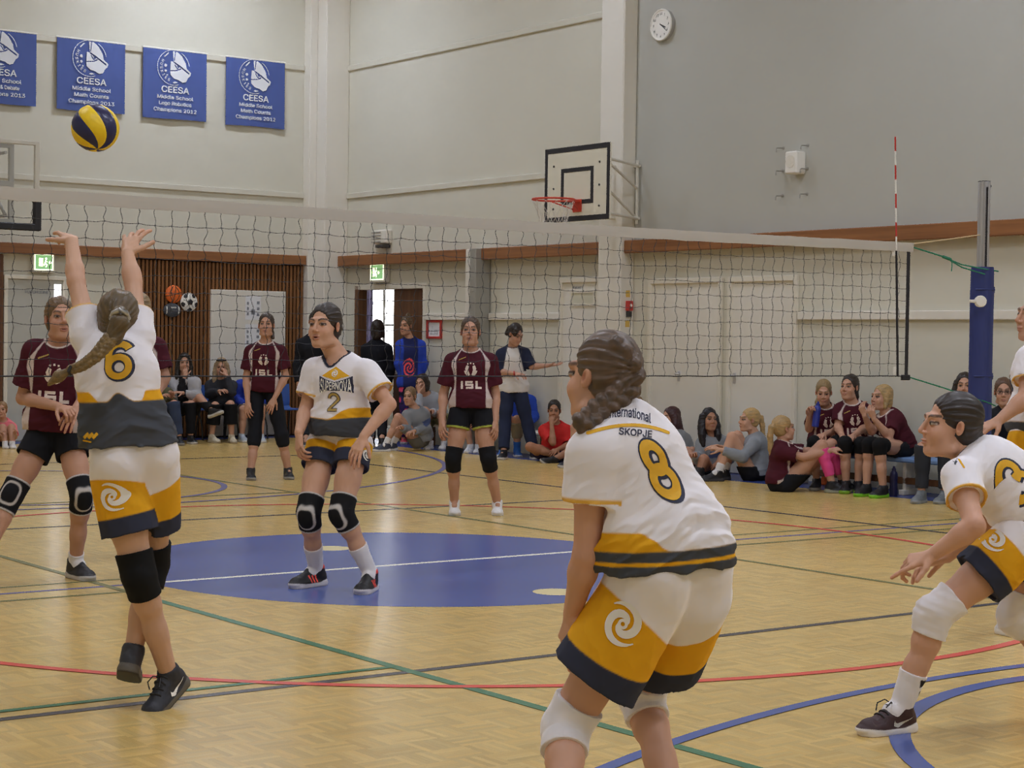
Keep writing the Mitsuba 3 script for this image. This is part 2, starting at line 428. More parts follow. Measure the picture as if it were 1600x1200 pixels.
nc, nr = 90, 10
xs = np.linspace(NX0, NX1, nc)
kx = np.repeat(xs[:, None], nr + 1, 1) + rng.normal(0, .004, (nc, nr + 1))
kz = np.stack([ztop(xs) - .06 + (zbot(xs) - ztop(xs) + .06) * j / nr for j in range(nr + 1)], 1)
kz[:, 1:-1] += rng.normal(0, .0035, (nc, nr - 1))
ky = NY + rng.normal(0, .003, (nc, nr + 1))
K = np.stack([kx, ky, kz], -1)
ms = []
side = rng.choice([-1, 1], nc)
for i in range(nc):
    P = []
    for j in range(nr):
        a, b = K[i, j], K[i, j + 1]
        bow = side[i] * (.006 + .007 * rng.random()) * (1 if j % 2 else -1)
        for t in (0, .25, .5, .75):
            P.append(a + (b - a) * t + np.array([bow * math.sin(math.pi * t * 2) * .8 + bow * .3 * math.sin(math.pi * t), 0, 0]))
    P.append(K[i, nr])
    ms.append(tube(P, .0021, 3))
for j in range(1, nr):
    P = []
    for i in range(nc - 1):
        a, b = K[i, j], K[i + 1, j]
        for t in (0, .5):
            P.append(a + (b - a) * t - np.array([0, 0, .004 * math.sin(math.pi * t)]))
    P.append(K[nc - 1, j])
    ms.append(tube(P, .0018, 3))
kn = trimesh.creation.icosphere(0, .0048)
V = (K[:, 1:-1].reshape(-1, 1, 3) + kn.vertices[None]).reshape(-1, 3)
F = (np.arange(nc * (nr - 1))[:, None, None] * len(kn.vertices) + kn.faces[None]).reshape(-1, 3)
ms.append(trimesh.Trimesh(V, F, process=False))
put(net + "__mesh", cat_(ms), M("net_cord"), label="dark square mesh")
xt = np.linspace(NX0 - .05, NX1 + .04, 140)
wob = rng.normal(0, .0012, 140)
A = np.stack([xt, NY - .006 + 0 * xt, ztop(xt) + wob], 1)
prof = [(-.007, 0), (.007, 0), (.008, -.03), (.006, -.068), (-.006, -.068), (-.009, -.03)]
V = np.concatenate([A + np.array([0, py, pz]) for py, pz in prof]).reshape(6, 140, 3).transpose(1, 0, 2).reshape(-1, 3)
F = []
for q in range(139):
    for s in range(6):
        a, b = q * 6 + s, q * 6 + (s + 1) % 6
        F += [[a, b + 6, b], [a, a + 6, b + 6]]
tp = trimesh.Trimesh(V, F, process=False)
tp.fix_normals()
put(net + "__top_tape", tp, M("net_tape"), smooth=30, label="pale fabric tape along the top")
put(net + "__bottom_cord", tube(np.stack([xt, NY + 0 * xt, zbot(xt) + rng.normal(0, .001, 140)], 1), .0042, 5), M("net_cord"))
put(net + "__side_band", cat_([bx(NX1 - .014, NX1 + .014, NY - .008, NY + .008, 1.115, 2.08, .004), bx(NX1 - .05, NX1 + .035, NY - .012, NY + .012, 1.10, 1.14, .004)]), M("black"), label="black edge band")
put(net + "__pocket", cat_([bx(10.33, 10.372, NY - .01, NY + .008, 1.14, 1.2, .003), bx(10.30, 10.345, NY - .012, NY + .01, 2.02, 2.08, .003)]), M("white"), label="white antenna clip")
put(net + "__upper_rope", cat_([tube([(10.49, NY, 2.10), (10.7, NY, 2.065), (10.908, NY, 2.03)], .006), cyl((10.86, NY, 2.037), (10.95, NY, 2.02), .012, 8), tube([(10.93, NY, 2.02), (11.08, NY, 1.985), (11.24, NY - .09, 1.955), (11.44, NY - .06, 1.945)], .0055), tube([(10.93, NY, 2.018), (11.08, NY, 1.965), (11.25, NY - .085, 1.915)], .0055), tube([(10.955, NY - .003, 2.02), (10.96, NY - .005, 1.97), (10.955, NY - .003, 1.93)], .004)]), M("rope_green"), label="green tension rope at the top")
put(net + "__lower_rope", cat_([tube([(10.49, NY, 1.125), (10.9, NY, 1.04), (11.24, NY - .07, .945)], .0055), tube([(11.24, NY - .088, .945), (11.34, NY - .092, .92), (11.45, NY - .05, .90)], .0055)]), M("rope_green"))
put(net + "__headline", tube([(10.50, NY, 2.118), (10.9, NY, 2.17), (11.28, NY, 2.222)], .005), M("rope_tan"), label="tan head cable")

ant = thing("net_antenna", "thin red and white striped antenna standing up from the right end of the net", "antenna")
za = [1.13, 1.52, 2.02, 2.12]
ax = lambda z: 10.358 - (z - 1.13) * .0437                     # noqa: E731
put(ant + "__sleeve", cyl((ax(1.13), NY - .016, 1.13), (ax(2.06), NY - .016, 2.06), .0085, 8), M("black"), smooth=40, label="dark lower sleeve")
z = 2.06
q = 0
while z < 2.90:
    z2 = min(z + .105, 2.912)
    put(ant + "__band", cyl((ax(z), NY - .016, z), (ax(z2), NY - .016, z2), .0062, 8), M("white" if q % 2 == 0 else "red"), smooth=40)
    z, q = z2, q + 1

post = thing("net_post", "tall grooved aluminium post carrying the right end of the net", "post")
PX = 11.325
put(post + "__shaft", cat_([cyl((PX, NY, 0), (PX, NY, 2.635), .046, 20), bx(PX - .05, PX - .03, NY - .045, NY - .03, .05, 2.63), bx(PX - .012, PX + .012, NY - .054, NY - .03, .05, 2.635, .003)]), M("alu"), smooth=35)
put(post + "__groove", bx(PX - .030, PX - .014, NY - .049, NY - .034, .05, 2.59), M("black"), label="dark groove")
put(post + "__cap", cat_([cyl((PX, NY, 2.634), (PX, NY, 2.64), .047, 20), cyl((PX + .02, NY - .047, 2.60), (PX + .02, NY - .03, 2.60), .009, 10)]), M("metal_dark"))
put(post + "__base_plate", cyl((PX, NY, 0.001), (PX, NY, .012), .14, 24), M("metal_grey"))
pad = thing("post_pad", "dark blue padding wrapped round the net post", "pad")
pr = [(.088, .02), (.094, .05), (.092, .5), (.087, 1.1), (.0875, 1.115), (.087, 1.5), (.0895, 1.78), (.087, 1.80), (.086, 1.95), (.083, 1.975)]
v = []
for r_, z_ in pr:
    t = np.arange(28) * 2 * np.pi / 28
    sq = 1 / np.maximum(np.abs(np.cos(t)), np.abs(np.sin(t))) ** .35
    v.append(np.stack([PX + r_ * sq * np.cos(t + .4), NY + r_ * sq * np.sin(t + .4), 0 * t + z_], 1))
V = np.vstack(v + [[[PX, NY, .02], [PX, NY, 1.975]]])
F = []
for q in range(len(pr) - 1):
    for s in range(28):
        a, b = q * 28 + s, q * 28 + (s + 1) % 28
        F += [[a, b, b + 28], [a, b + 28, a + 28]]
nb_ = len(pr) * 28
F += [[(s + 1) % 28, s, nb_] for s in range(28)] + [[(len(pr) - 1) * 28 + s, (len(pr) - 1) * 28 + (s + 1) % 28, nb_ + 1] for s in range(28)]
put(pad + "__cover", trimesh.Trimesh(V, F, process=False), M("navy_pad"), smooth=40)
for z in (.55, 1.13, 1.80):
    put(pad + "__strap", cat_([tube([(PX + .0945 * math.cos(a), NY + .0945 * math.sin(a), z) for a in np.linspace(-3.0, .6, 24)], .006, 5), bx(PX + .075, PX + .095, NY - .05, NY - .02, z - .025, z + .025, .004)]), M("navy_pad"))
knob = at(1531, 471, (on(1531, 471, 1, NY - .1) - EYE) @ FW)
d = -AWAY
put(pad + "__knob", cat_([cyl(knob, knob + d * .03, .045, 20), cyl(knob + d * .03, knob + d * .042, .038, 20), bx(knob[0] - .11, knob[0], knob[1] - .005, knob[1] + .02, knob[2] - .012, knob[2] + .012, .004)]), M("white"), smooth=35, label="round white winch knob")

# banners
LOGO = None


def logo():
    """White dog-head emblem in a half ring with the word HUSKIES; unit = ring radius."""
    head = Polygon([(-.05, 1.0), (.25, .98), (.55, .75), (.80, .35), (.88, .02), (1.18, -.22), (1.12, -.42), (.98, -.52), (.85, -.78), (.62, -.86), (.35, -.72), (.05, -.66), (-.20, -.45), (-.22, -.2), (-.18, .38), (.02, .36), (-.02, .6)])
    cuts = unary_union([stroke([(.02, .34), (.42, .12), (1.05, -.28)], .09), stroke([(.08, .2), (.22, .0), (.34, -.1), (.5, -.02)], .07), stroke([(-.25, -.2), (.3, -.14)], .06), stroke([(.12, 1.0), (.05, .42)], .06), Polygon([(.2, .16), (.42, .10), (.32, -.04)])])
    s = head.difference(cuts)
    s = s.union(ring(0, 0, 1.06, 1.06, .035, 100, 290, 60)).union(ring(0, 0, 1.06, 1.06, .035, 10, 60, 30))
    s = s.union(stroke([(-.6, .62), (-.33, .88)], .07)).union(Point(-.52, .1).buffer(.09)).union(Point(-.52, -.22).buffer(.075)).union(Point(-.42, -.47).buffer(.05))
    s = s.union(Polygon([(-.05, -.9), (.1, -.82), (.32, -.88), (.1, -.95)]))
    return s


LOGO_M = flat(logo(), .004)
HUSK = [(text(c, .17, True, .004), a) for c, a in zip("HUSKIES", np.linspace(152, 248, 7))]


def banner(x0, w, lines, label):
    k = thing("banner", label, "banner", "blue banners on the far wall")
    y = YW - .05
    nx = 24
    X = np.linspace(0, 1, nx)
    Z = np.linspace(0, 1, 12)
    g = []
    for yy in (0, .006):
        for zz in Z:
            g.append(np.stack([x0 + X * w, y + yy - .006 * np.sin(X * 9 + x0) * (1 - zz) - .004 * (1 - zz), 5.09 - .905 * (1 - zz) + .006 * np.sin(X * 5 + x0) * (1 - zz)], 1))
    V = np.vstack(g)
    F = []
    n1 = nx * 12
    for j in range(11):
        for i in range(nx - 1):
            a = j * nx + i
            F += [[a, a + 1, a + 1 + nx], [a, a + 1 + nx, a + nx], [n1 + a, n1 + a + 1 + nx, n1 + a + 1], [n1 + a, n1 + a + nx, n1 + a + 1 + nx]]
    edge = [i for i in range(nx)] + [j * nx + nx - 1 for j in range(1, 12)] + [11 * nx + i for i in range(nx - 2, -1, -1)] + [j * nx for j in range(10, 0, -1)]
    for a, b in zip(edge, edge[1:] + edge[:1]):
        F += [[a, n1 + a, n1 + b], [a, n1 + b, b]]
    put(k + "__sheet", trimesh.Trimesh(V, F, process=False), M("banner_blue"), smooth=40)
    put(k + "__rod", cyl((x0 - .01, YW - .045, 5.09), (x0 + w + .01, YW - .045, 5.09), .012, 8), M("white"))
    yl = y - .0125
    cx = x0 + w / 2
    s = .215
    lg = [frame_map(LOGO_M, (cx - .03, yl, 4.855), (s, 0, 0), (0, 0, s), (0, -1, 0))]
    for m, a in HUSK:
        t = math.radians(a)
        p = np.array([cx - .03 + .82 * s * math.cos(t), yl, 4.855 + .82 * s * math.sin(t)])
        th = t - math.pi if False else t + math.pi / 2
        U = np.array([math.cos(th), 0, math.sin(th)])
        Vv = np.array([-math.sin(th), 0, math.cos(th)])
        lg.append(frame_map(m, p - Vv * .085 * s * .8, U * s * 1.0, Vv * s * 1.0, (0, -1, 0)))
    put(k + "__emblem", cat_(lg), M("banner_white"), label="white dog-head emblem in a lettered ring")
    for t, h, z in zip(lines, (.078, .046, .046, .046), (4.53, 4.445, 4.365, 4.28)):
        m = text(t, h, True, .004)
        wd = m.bounds[1][0] - m.bounds[0][0]
        tw = {0: .40, 1: .52, 2: .47, 3: .62}[lines.index(t)] * w / .92
        m.vertices[:, 0] *= tw / wd
        put(k + "__lettering", frame_map(m, (cx - .0, yl, z), (1, 0, 0), (0, 0, 1), (0, -1, 0)), M("banner_white"))


banner(7.85, .91, ["CEESA", "Middle School", "Speech & Debate", "Champions 2013"], "blue banner cut by the left edge of the picture, above the glass backboard")
banner(9.03, .92, ["CEESA", "Middle School", "Math Counts", "Champions 2013"], "blue banner right behind the flying volleyball")
banner(10.20, .91, ["CEESA", "Middle School", "Lego Robotics", "Champions 2012"], "blue banner reading Lego Robotics, second from the corner")
banner(11.40, .89, ["CEESA", "Middle School", "Math Counts", "Champions 2012"], "blue banner nearest to the corner pilaster")

# the flying ball
ball = thing("volleyball", "yellow and navy volleyball flying above the net", "ball")
BC = at(149, 200, 8.05)
BR = .105
pole = .16 * RT - .93 * UP - .33 * FW
pole /= np.linalg.norm(pole)
e1 = np.cross(pole, FW)
e1 /= np.linalg.norm(e1)
e2 = np.cross(pole, e1)
NP = 8
for q in range(NP):
    nu, nv = 9, 29
    u_ = np.linspace(0, 1, nu)
    v_ = np.linspace(0.02, np.pi - .02, nv)
    U, Vv = np.meshgrid(u_, v_)
    lon = (q + U) * 2 * np.pi / NP + .12 + .55 * (Vv - 1.2)
    e = np.minimum(U, 1 - U)
    r_ = BR - .0022 * np.clip(1 - e / .12, 0, 1) ** 2
    D = np.cos(Vv)[..., None] * pole + np.sin(Vv)[..., None] * (np.cos(lon)[..., None] * e1 + np.sin(lon)[..., None] * e2)
    V = (BC + D * r_[..., None]).reshape(-1, 3)
    F = []
    for j in range(nv - 1):
        for i in range(nu - 1):
            a = j * nu + i
            F += [[a, a + nu + 1, a + 1], [a, a + nu, a + nu + 1]]
    m = trimesh.Trimesh(V, F, process=False)
    if np.dot(m.face_normals.mean(0), V.mean(0) - BC) < 0:
        m.invert()
    put(ball + "__panel", m, M("yellow" if q % 2 else "bottle_navy"), smooth=True)

# glass backboard on the far wall (left) and the small white one on the long wall
k = thing("backboard", "glass backboard in a white frame with black corner padding at the left edge", "backboard")
y = 20.9
put(k + "__pane", bx(6.95, 8.39, y - .006, y + .006, 2.62, 3.62), {"type": "thindielectric"})
put(k + "__frame", cat_([bx(8.37, 8.43, y - .02, y + .03, 2.6, 3.65, .005), bx(6.9, 8.43, y - .02, y + .03, 3.60, 3.65, .005), bx(6.9, 8.43, y - .02, y + .03, 2.6, 2.65, .005), bx(6.9, 6.95, y - .02, y + .03, 2.6, 3.65, .005)]), M("steel_white"))
put(k + "__padding", cat_([bx(8.36, 8.45, y - .04, y + .04, 2.60, 2.965, .012), bx(6.9, 8.45, y - .04, y + .04, 2.58, 2.665, .012)]), M("black"), label="black corner padding")
ms = [bx(8.08, 8.135, y + .05, y + .10, 2.66, 3.60), bx(7.1, 7.15, y + .05, y + .10, 2.66, 3.60), bx(7.1, 8.135, y + .05, y + .10, 3.555, 3.60), bx(7.1, 8.135, y + .05, y + .10, 2.66, 2.71), bx(7.92, 7.96, y + .05, y + .09, 2.66, 3.6), bx(7.1, 8.135, y + .05, y + .09, 3.10, 3.16)]
ms += [cyl((x, y + .09, z), (x, YW, z + dz), .02, 8) for x in (7.2, 8.05) for z, dz in ((3.5, 0), (2.75, 0), (2.75, .7))]
put(k + "__bracket", cat_(ms), M("metal_grey"))

k = thing("backboard", "small white backboard with black border and red hoop by the pillar", "backboard")
x = 12.10
ya, yb, z0, z1 = 14.635, 15.735, 2.635, 3.435
put(k + "__board", bx(x, x + .03, ya, yb, z0, z1, .006), M("board"))
bw = .055
put(k + "__border", cat_([bx(x - .004, x + .002, ya, yb, z1 - bw, z1), bx(x - .004, x + .002, ya, yb, z0, z0 + bw), bx(x - .004, x + .002, ya, ya + bw * .8, z0, z1), bx(x - .004, x + .002, yb - bw * .8, yb, z0, z1)]), M("black"), label="black border line")
a, b, c, d = 14.90, 15.45, 2.815, 3.205
put(k + "__target_square", cat_([bx(x - .004, x + .002, a, b, d - .045, d), bx(x - .004, x + .002, a, b, c, c + .045), bx(x - .004, x + .002, a, a + .045, c, d), bx(x - .004, x + .002, b - .045, b, c, d)]), M("black"), label="black target square")
put(k + "__bolt", cat_([cyl((x - .006, yy, zz), (x, yy, zz), .012, 8) for yy in (14.80, 15.58) for zz in (2.78, 3.0, 3.24)]), M("metal_dark"))
fr = [cyl((x + .03, yy, zz), (XW - .02, 15.42 + (yy - 15.19) * .25, zz), .017, 8) for yy in (14.82, 15.55) for zz in (2.72, 3.30)]
fr += [cyl((XW - .04, yy, 2.66), (XW - .04, yy, 3.36), .017, 8) for yy in (15.33, 15.52)] + [cyl((XW - .03, 15.30, zz), (XW - .03, 15.56, zz), .017, 8) for zz in (2.72, 3.30)]
fr += [cyl((x + .05, yy, 2.70), (x + .05, yy, 3.32), .016, 8) for yy in (14.82, 15.55)] + [cyl((x + .05, 14.82, zz), (x + .05, 15.55, zz), .016, 8) for zz in (2.72, 3.02, 3.30)] + [cyl((x + .05, 14.82, 3.30), (XW - .04, 15.33, 3.05), .015, 8), cyl((XW - .04, 15.33, 2.72), (x + .05, 14.82, 3.02), .015, 8)]
put(k + "__bracket", cat_(fr), M("steel_white"), smooth=40, label="white tube bracket")
ry, rz = 15.16, 2.845
rx, rr = x - .325, .225
tt = np.linspace(0, 2 * np.pi, 37)
put(k + "__rim", cat_([tube(np.stack([rx + rr * np.cos(tt), ry + rr * np.sin(tt), 0 * tt + rz], 1), .0105, 8), bx(x - .10, x - .005, ry - .06, ry + .06, rz - .012, rz + .012, .003), bx(x - .012, x - .004, ry - .075, ry + .075, rz - .115, rz + .02, .003), cyl((x - .02, ry - .04, rz - .09), (rx + .10, ry - .16, rz - .01), .008, 6), cyl((x - .02, ry + .04, rz - .09), (rx + .10, ry + .16, rz - .01), .008, 6)]), M("red_rim"), smooth=40, label="red steel hoop")
ms = []
for q in range(12):
    t0 = q * 2 * np.pi / 12
    for sg in (-1, 1):
        P = []
        for s in np.linspace(0, 1, 7):
            r_ = rr * (1 - .52 * s ** .7)
            t = t0 + sg * s * 1.05
            P.append((rx + r_ * math.cos(t), ry + r_ * math.sin(t), rz - .02 - .36 * s))
        ms.append(tube(P, .0030, 4))
put(k + "__hoop_net", cat_(ms), M("rope_white"), label="white cord net")

# wall clock, loudspeaker with its six guard hooks, emergency lamp, exit signs
CK = on(1034, 39, 0, XW - .04)
k = thing("wall_clock", "round white wall clock high on the grey wall", "clock")


def disc_w(c, r, d0, d1, n=40):
    return cyl((c[0] - d0, c[1], c[2]), (c[0] - d1, c[1], c[2]), r, n)


put(k + "__case", disc_w((XW, CK[1], CK[2]), .172, 0, .05), M("silver"), smooth=35)
t = np.linspace(0, 2 * np.pi, 49)
put(k + "__bezel", tube(np.stack([0 * t + XW - .05, CK[1] + .163 * np.cos(t), CK[2] + .163 * np.sin(t)], 1), .012, 8), M("white"), smooth=True)
put(k + "__dial", disc_w((XW, CK[1], CK[2]), .152, .045, .052), M("white"), smooth=35)


def hand_(ang, L, w):
    s = stroke([(-.02 * math.cos(ang), -.02 * math.sin(ang)), (L * math.cos(ang), L * math.sin(ang))], w)
    return frame_map(flat(s, .002), (XW - .0525, CK[1], CK[2]), (0, -1, 0), (0, 0, 1), (-1, 0, 0))


put(k + "__hand", hand_(math.radians(-25), .085, .012), M("black"))
put(k + "__hand", hand_(math.radians(-38), .125, .008), M("black"))
for q in range(12):
    a = q * math.pi / 6
    m = text(str(12 if q == 0 else q), .026, True, .001)
    put(k + "__numeral", frame_map(m, (XW - .0525, CK[1] - .122 * math.sin(a), CK[2] + .122 * math.cos(a) - .013), (0, -1, 0), (0, 0, 1), (-1, 0, 0)), M("metal_dark"))

k = thing("loudspeaker", "small white wall loudspeaker between six hooks on the grey wall", "speaker")
put(k + "__box", bx(XW - .14, XW, 12.80, 12.96, 3.05, 3.27, .012), M("white"))
put(k + "__grille", cat_([cyl((XW - .146, 12.88, 3.17), (XW - .135, 12.88, 3.17), .062, 24), cyl((XW - .15, 12.88, 3.17), (XW - .14, 12.88, 3.17), .03, 20)]), M("paint_white"), smooth=35)
for yy in (12.78, 13.12):
    for zz in (2.84, 3.09, 3.32):
        kk = thing("guard_hook", f"bent wire guard hook in the {'right' if yy < 13 else 'left'} column round the loudspeaker, {'lowest' if zz < 2.9 else 'middle' if zz < 3.2 else 'highest'} of three", "hook", "wire hooks round the loudspeaker")
        put(kk + "__rod", tube([(XW, yy, zz + .01), (XW - .09, yy, zz + .005), (XW - .10, yy, zz - .005), (XW - .10, yy, zz - .04)], .006, 6), M("metal_grey"), smooth=True)
        put(kk + "__rosette", cyl((XW - .006, yy, zz + .01), (XW, yy, zz + .01), .018, 12), M("metal_grey"))

k = thing("emergency_light", "small grey emergency light box above the beam over the open double door", "lamp")
put(k + "__case", bx(XW - .09, XW, 20.36, 20.72, 2.62, 2.80, .012), M("paint_white"))
for q in range(4):
    put(k + "__louvre", bx(XW - .10, XW - .085, 20.50, 20.73, 2.635 + q * .042, 2.65 + q * .042, .002), M("metal_grey"))
put(k + "__shelf", bx(XW - .13, XW, 20.40, 20.58, 2.56, 2.60, .006), M("metal_dark"))


def exit_sign(key_label, O, U, N, w=.25, h=.21):
    """A lit exit sign: white housing, green plate, bright running figure and arrow. O = lower left corner of the face."""
    k = thing("exit_sign", key_label, "exit sign")
    U, N, Zu = np.asarray(U, float), np.asarray(N, float), np.array([0, 0, 1.0])
    O = np.asarray(O, float)

    def slab(u0, u1, z0, z1, d0, d1):
        m = bx(u0, u1, z0, z1, d0, d1, .004)
        return frame_map(m, O, U, Zu, N)
    put(k + "__housing", cat_([slab(-.02, w + .02, -.025, h + .02, -.09, -.006)]), M("steel_white"))
    put(k + "__rim_light", cat_([slab(0, w, 0, .018, -.008, .004), slab(0, w, h - .018, h, -.008, .004), slab(0, .018, 0, h, -.008, .004), slab(w - .018, w, 0, h, -.008, .004)]), M("white"), **emit((.34, .36, .24)))
    put(k + "__plate", slab(.012, w - .012, .012, h - .012, -.008, -.001), M("exit_green"), **emit((.07, .12, .05)))
    door = sbox(.06, .05, .112, h - .055)
    man = unary_union([Point(.155, h - .062).buffer(.014), stroke([(.15, h - .08), (.14, .095), (.165, .07), (.15, .04)], .016), stroke([(.14, .095), (.125, .06)], .015), stroke([(.145, h - .085), (.17, h - .105)], .011)])
    arrow = Polygon([(.185, .10), (.205, .125), (.205, .11), (.235, .11), (.235, .09), (.205, .09), (.205, .075)])
    put(k + "__pictogram", frame_map(flat(unary_union([door, man.difference(door.buffer(.002)), arrow]), .002), O, U, Zu, N), M("white"), **emit((1.1, 1.05, .55)))
    return k


exit_sign("lit green exit sign over the grey door on the far wall", (8.735, YW - .10, 2.145), (1, 0, 0), (0, -1, 0))
exit_sign("lit green exit sign above the open double door", (XW - .10, 20.74, 2.13), (0, -1, 0), (-1, 0, 0), .33, .22)

k = thing("wall_frame", "red picture frame with a white sheet beside the double door", "frame")
a, b, z0, z1 = 19.15, 19.49, 1.36, 1.60
put(k + "__rim", cat_([bx(XW - .025, XW, a, a + .035, z0, z1, .004), bx(XW - .025, XW, b - .035, b, z0, z1, .004), bx(XW - .025, XW, a, b, z0, z0 + .03, .004), bx(XW - .025, XW, a, b, z1 - .03, z1, .004)]), M("red"))
put(k + "__sheet", bx(XW - .008, XW - .002, a + .02, b - .02, z0 + .02, z1 - .02), M("paper"))
put(k + "__plan", frame_map(flat(unary_union([stroke([(.07, .06), (.18, .06), (.18, .11), (.24, .11), (.24, .06), (.2, .06)], .006), stroke([(.09, .05), (.13, .16)], .004)]), .001), (XW - .009, b, z0), (0, -1, 0), (0, 0, 1), (-1, 0, 0)), M("print_grey"))

k = thing("fire_call_point", "small red call point box with yellow labels on the pillar side", "alarm box")
fx, fy = XW - .2, 15.40
put(k + "__box", bx(12.985, 13.065, fy - .05, fy, 1.70, 1.81, .008), M("red"))
put(k + "__button", cyl((13.025, fy - .058, 1.76), (13.025, fy - .05, 1.76), .016, 14), M("white"))
put(k + "__handle", bx(12.995, 13.055, fy - .04, fy, 1.63, 1.695, .006), M("metal_dark"))
for z in (1.85, 1.52):
    put(k + "__notice", bx(12.99, 13.05, fy - .004, fy - .001, z, z + .075), M("gold"))

# far wall: slatted timber panel, notice panel, balls, grey door
SX0, SX1, SZ = 10.14, 12.62, 2.345
put("wall_slats", bx(SX0, SX1, YW - .03, YW, 0, SZ), M("slat_back"), kind="structure")
n = 44
slat = {}
pitch = (SX1 - SX0) / n
for i in range(n):
    x = SX0 + (i + .5) * pitch
    if 11.19 < x < 12.32:
        z0 = 1.975
    else:
        z0 = 0.02
    put("wall_slats__slat", bx(x - pitch * .31, x + pitch * .31, YW - .062 - .003 * (i % 3), YW - .028, z0, SZ - .01, .005), M("slat_wood"))
put("trim_7", bx(8.29, 8.36, YW - .05, YW, 0, 2.33, .006), M("door_wood"), kind="structure")
k = put("door_5", bx(8.42, 9.15, YW - .02, YW, .01, 2.03, .004), M("paint_grey"), kind="structure")
put(k + "__door_frame", cat_([bx(8.37, 8.42, YW - .05, YW, 0, 2.08, .005), bx(9.15, 9.2, YW - .05, YW, 0, 2.08, .005), bx(8.37, 9.2, YW - .05, YW, 2.03, 2.08, .005)]), M("paint_trim"))
put(k + "__pane", bx(9.03, 9.12, YW - .024, YW - .019, 1.15, 1.98), M("white"), **emit((.75, .75, .82)))
put(k + "__door_sign", frame_map(text("PUKUHUONE", .035), (8.80, YW - .0225, 1.855), (1, 0, 0), (0, 0, 1), (0, -1, 0)), M("print_grey"))
k = thing("notice_panel", "tall white panel with pinned sheets on the slatted timber wall", "panel")
put(k + "__panel", bx(11.19, 12.32, YW - .10, YW - .03, .02, 1.975, .006), M("paint_white"))
SH = [(11.70, 1.90, .23, .32), (11.70, 1.52, .23, .32), (11.70, 1.16, .23, .32)]
for i, (x, z, w, h) in enumerate(SH):
    kk = thing("paper_sheet", f"white printed sheet pinned on the tall white panel, {('highest', 'middle', 'lowest')[i]} of three", "paper", "sheets on the white panel")
    put(kk + "__sheet", bx(x, x + w, YW - .104, YW - .101, z - h, z), M("paper"))
    pm = [sbox(.02, .03 + .07 * r_, .05, .07 + .07 * r_) for r_ in range(3)] + [sbox(.17, .02 + .08 * r_, .21, .06 + .08 * r_) for r_ in range(3)] + ([sbox(.085, .04, .145, .11)] if i == 0 else [])
    put(kk + "__print", frame_map(flat(unary_union(pm), .001), (x, YW - .1055, z - h + .03), (1, 0, 0), (0, 0, 1), (0, -1, 0)), M("print_grey"))


def half_ball(c, r, seams, mat, seam_mat, label, name):
    k = thing(name, label, "wall decoration")
    m = trimesh.creation.icosphere(3, r)
    v = np.array(m.vertices)
    v[:, 1] *= .35
    put(k + "__ball", trimesh.Trimesh(v + c, m.faces, process=False), M(mat), smooth=True)
    put(k + "__seam", cat_([tube(np.array([(c[0] + a * r, c[1] - .355 * r * math.sqrt(max(0, 1 - a * a - b * b)), c[2] + b * r) for a, b in s]), .0055, 5) for s in seams]), M(seam_mat))
    return k


yb_ = YW - .10
t = np.linspace(-1, 1, 15)
half_ball(np.array((10.64, yb_, 1.895)), .118, [[(x, .25 * x) for x in t], [(.2 * z, z) for z in t], [(.55 - .45 * z * z, z * .85) for z in t], [(-.55 + .4 * z * z, z * .85) for z in t]], "orange", "door_wood", "orange basketball cut-out on the slatted timber wall", "basketball_cutout")
c = np.array((10.865, yb_ + .01, 1.795))
k = half_ball(c, .125, [[(.35 * math.cos(a) * 1.0, .35 * math.sin(a)) for a in np.linspace(0, 2 * math.pi, 6) + math.pi / 2]] + [[(.35 * math.cos(a), .35 * math.sin(a)), (.75 * math.cos(a), .75 * math.sin(a))] for a in np.linspace(0, 2 * math.pi, 6)[:5] + math.pi / 2], "white", "metal_grey", "black and white football cut-out beside the orange ball", "football_cutout")
pm = []
for ca in [None] + list(np.linspace(0, 2 * math.pi, 6)[:5] + math.pi / 2 + math.pi / 5 * 0):
    cx_, cz_ = (0, .22 * 0) if ca is None else (.86 * math.cos(ca + .63), .86 * math.sin(ca + .63))
    pts = []
    for a in np.linspace(0, 2 * math.pi, 6)[:5] + math.pi / 2:
        px_, pz_ = cx_ + .30 * math.cos(a), cz_ + .30 * math.sin(a)
        q = math.hypot(px_, pz_)
        if q > .97:
            px_, pz_ = px_ * .97 / q, pz_ * .97 / q
        pts.append((c[0] + px_ * .125, c[1] - .004 - .36 * .125 * math.sqrt(max(0, 1 - px_ ** 2 - pz_ ** 2)), c[2] + pz_ * .125))
    pts = np.array(pts)
    cen = pts.mean(0) - np.array([0, .004, 0])
    pm.append(trimesh.Trimesh(np.vstack([pts, [cen]]), [[i, (i + 1) % 5, 5] for i in range(5)] + [[(i + 1) % 5, i, 5] for i in range(5)], process=False))
put(k + "__patch", cat_(pm), M("black"))
k = thing("rugby_ball_cutout", "dark american football cut-out with white ends under the orange ball", "wall decoration")
m = trimesh.creation.icosphere(3, .094)
v = np.array(m.vertices) * [1.35, .4, .98]
put(k + "__ball", trimesh.Trimesh(v + (10.615, yb_ - .01, 1.685), m.faces, process=False), M("ink_grey"), smooth=True)
for sx in (-1, 1):
    put(k + "__band", tube([(10.615 + sx * (.082 + .004 * (1 - b * b)), yb_ - .01 - .030 * math.sqrt(max(0, 1 - b * b)), 1.685 + .055 * b) for b in np.linspace(-1, 1, 11)], .008, 6), M("white"))
put(k + "__lace", cat_([bx(10.58, 10.66, yb_ - .048, yb_ - .04, 1.715, 1.722)] + [bx(10.58 + .02 * q, 10.586 + .02 * q, yb_ - .049, yb_ - .041, 1.706, 1.732) for q in range(4)]), M("white"))

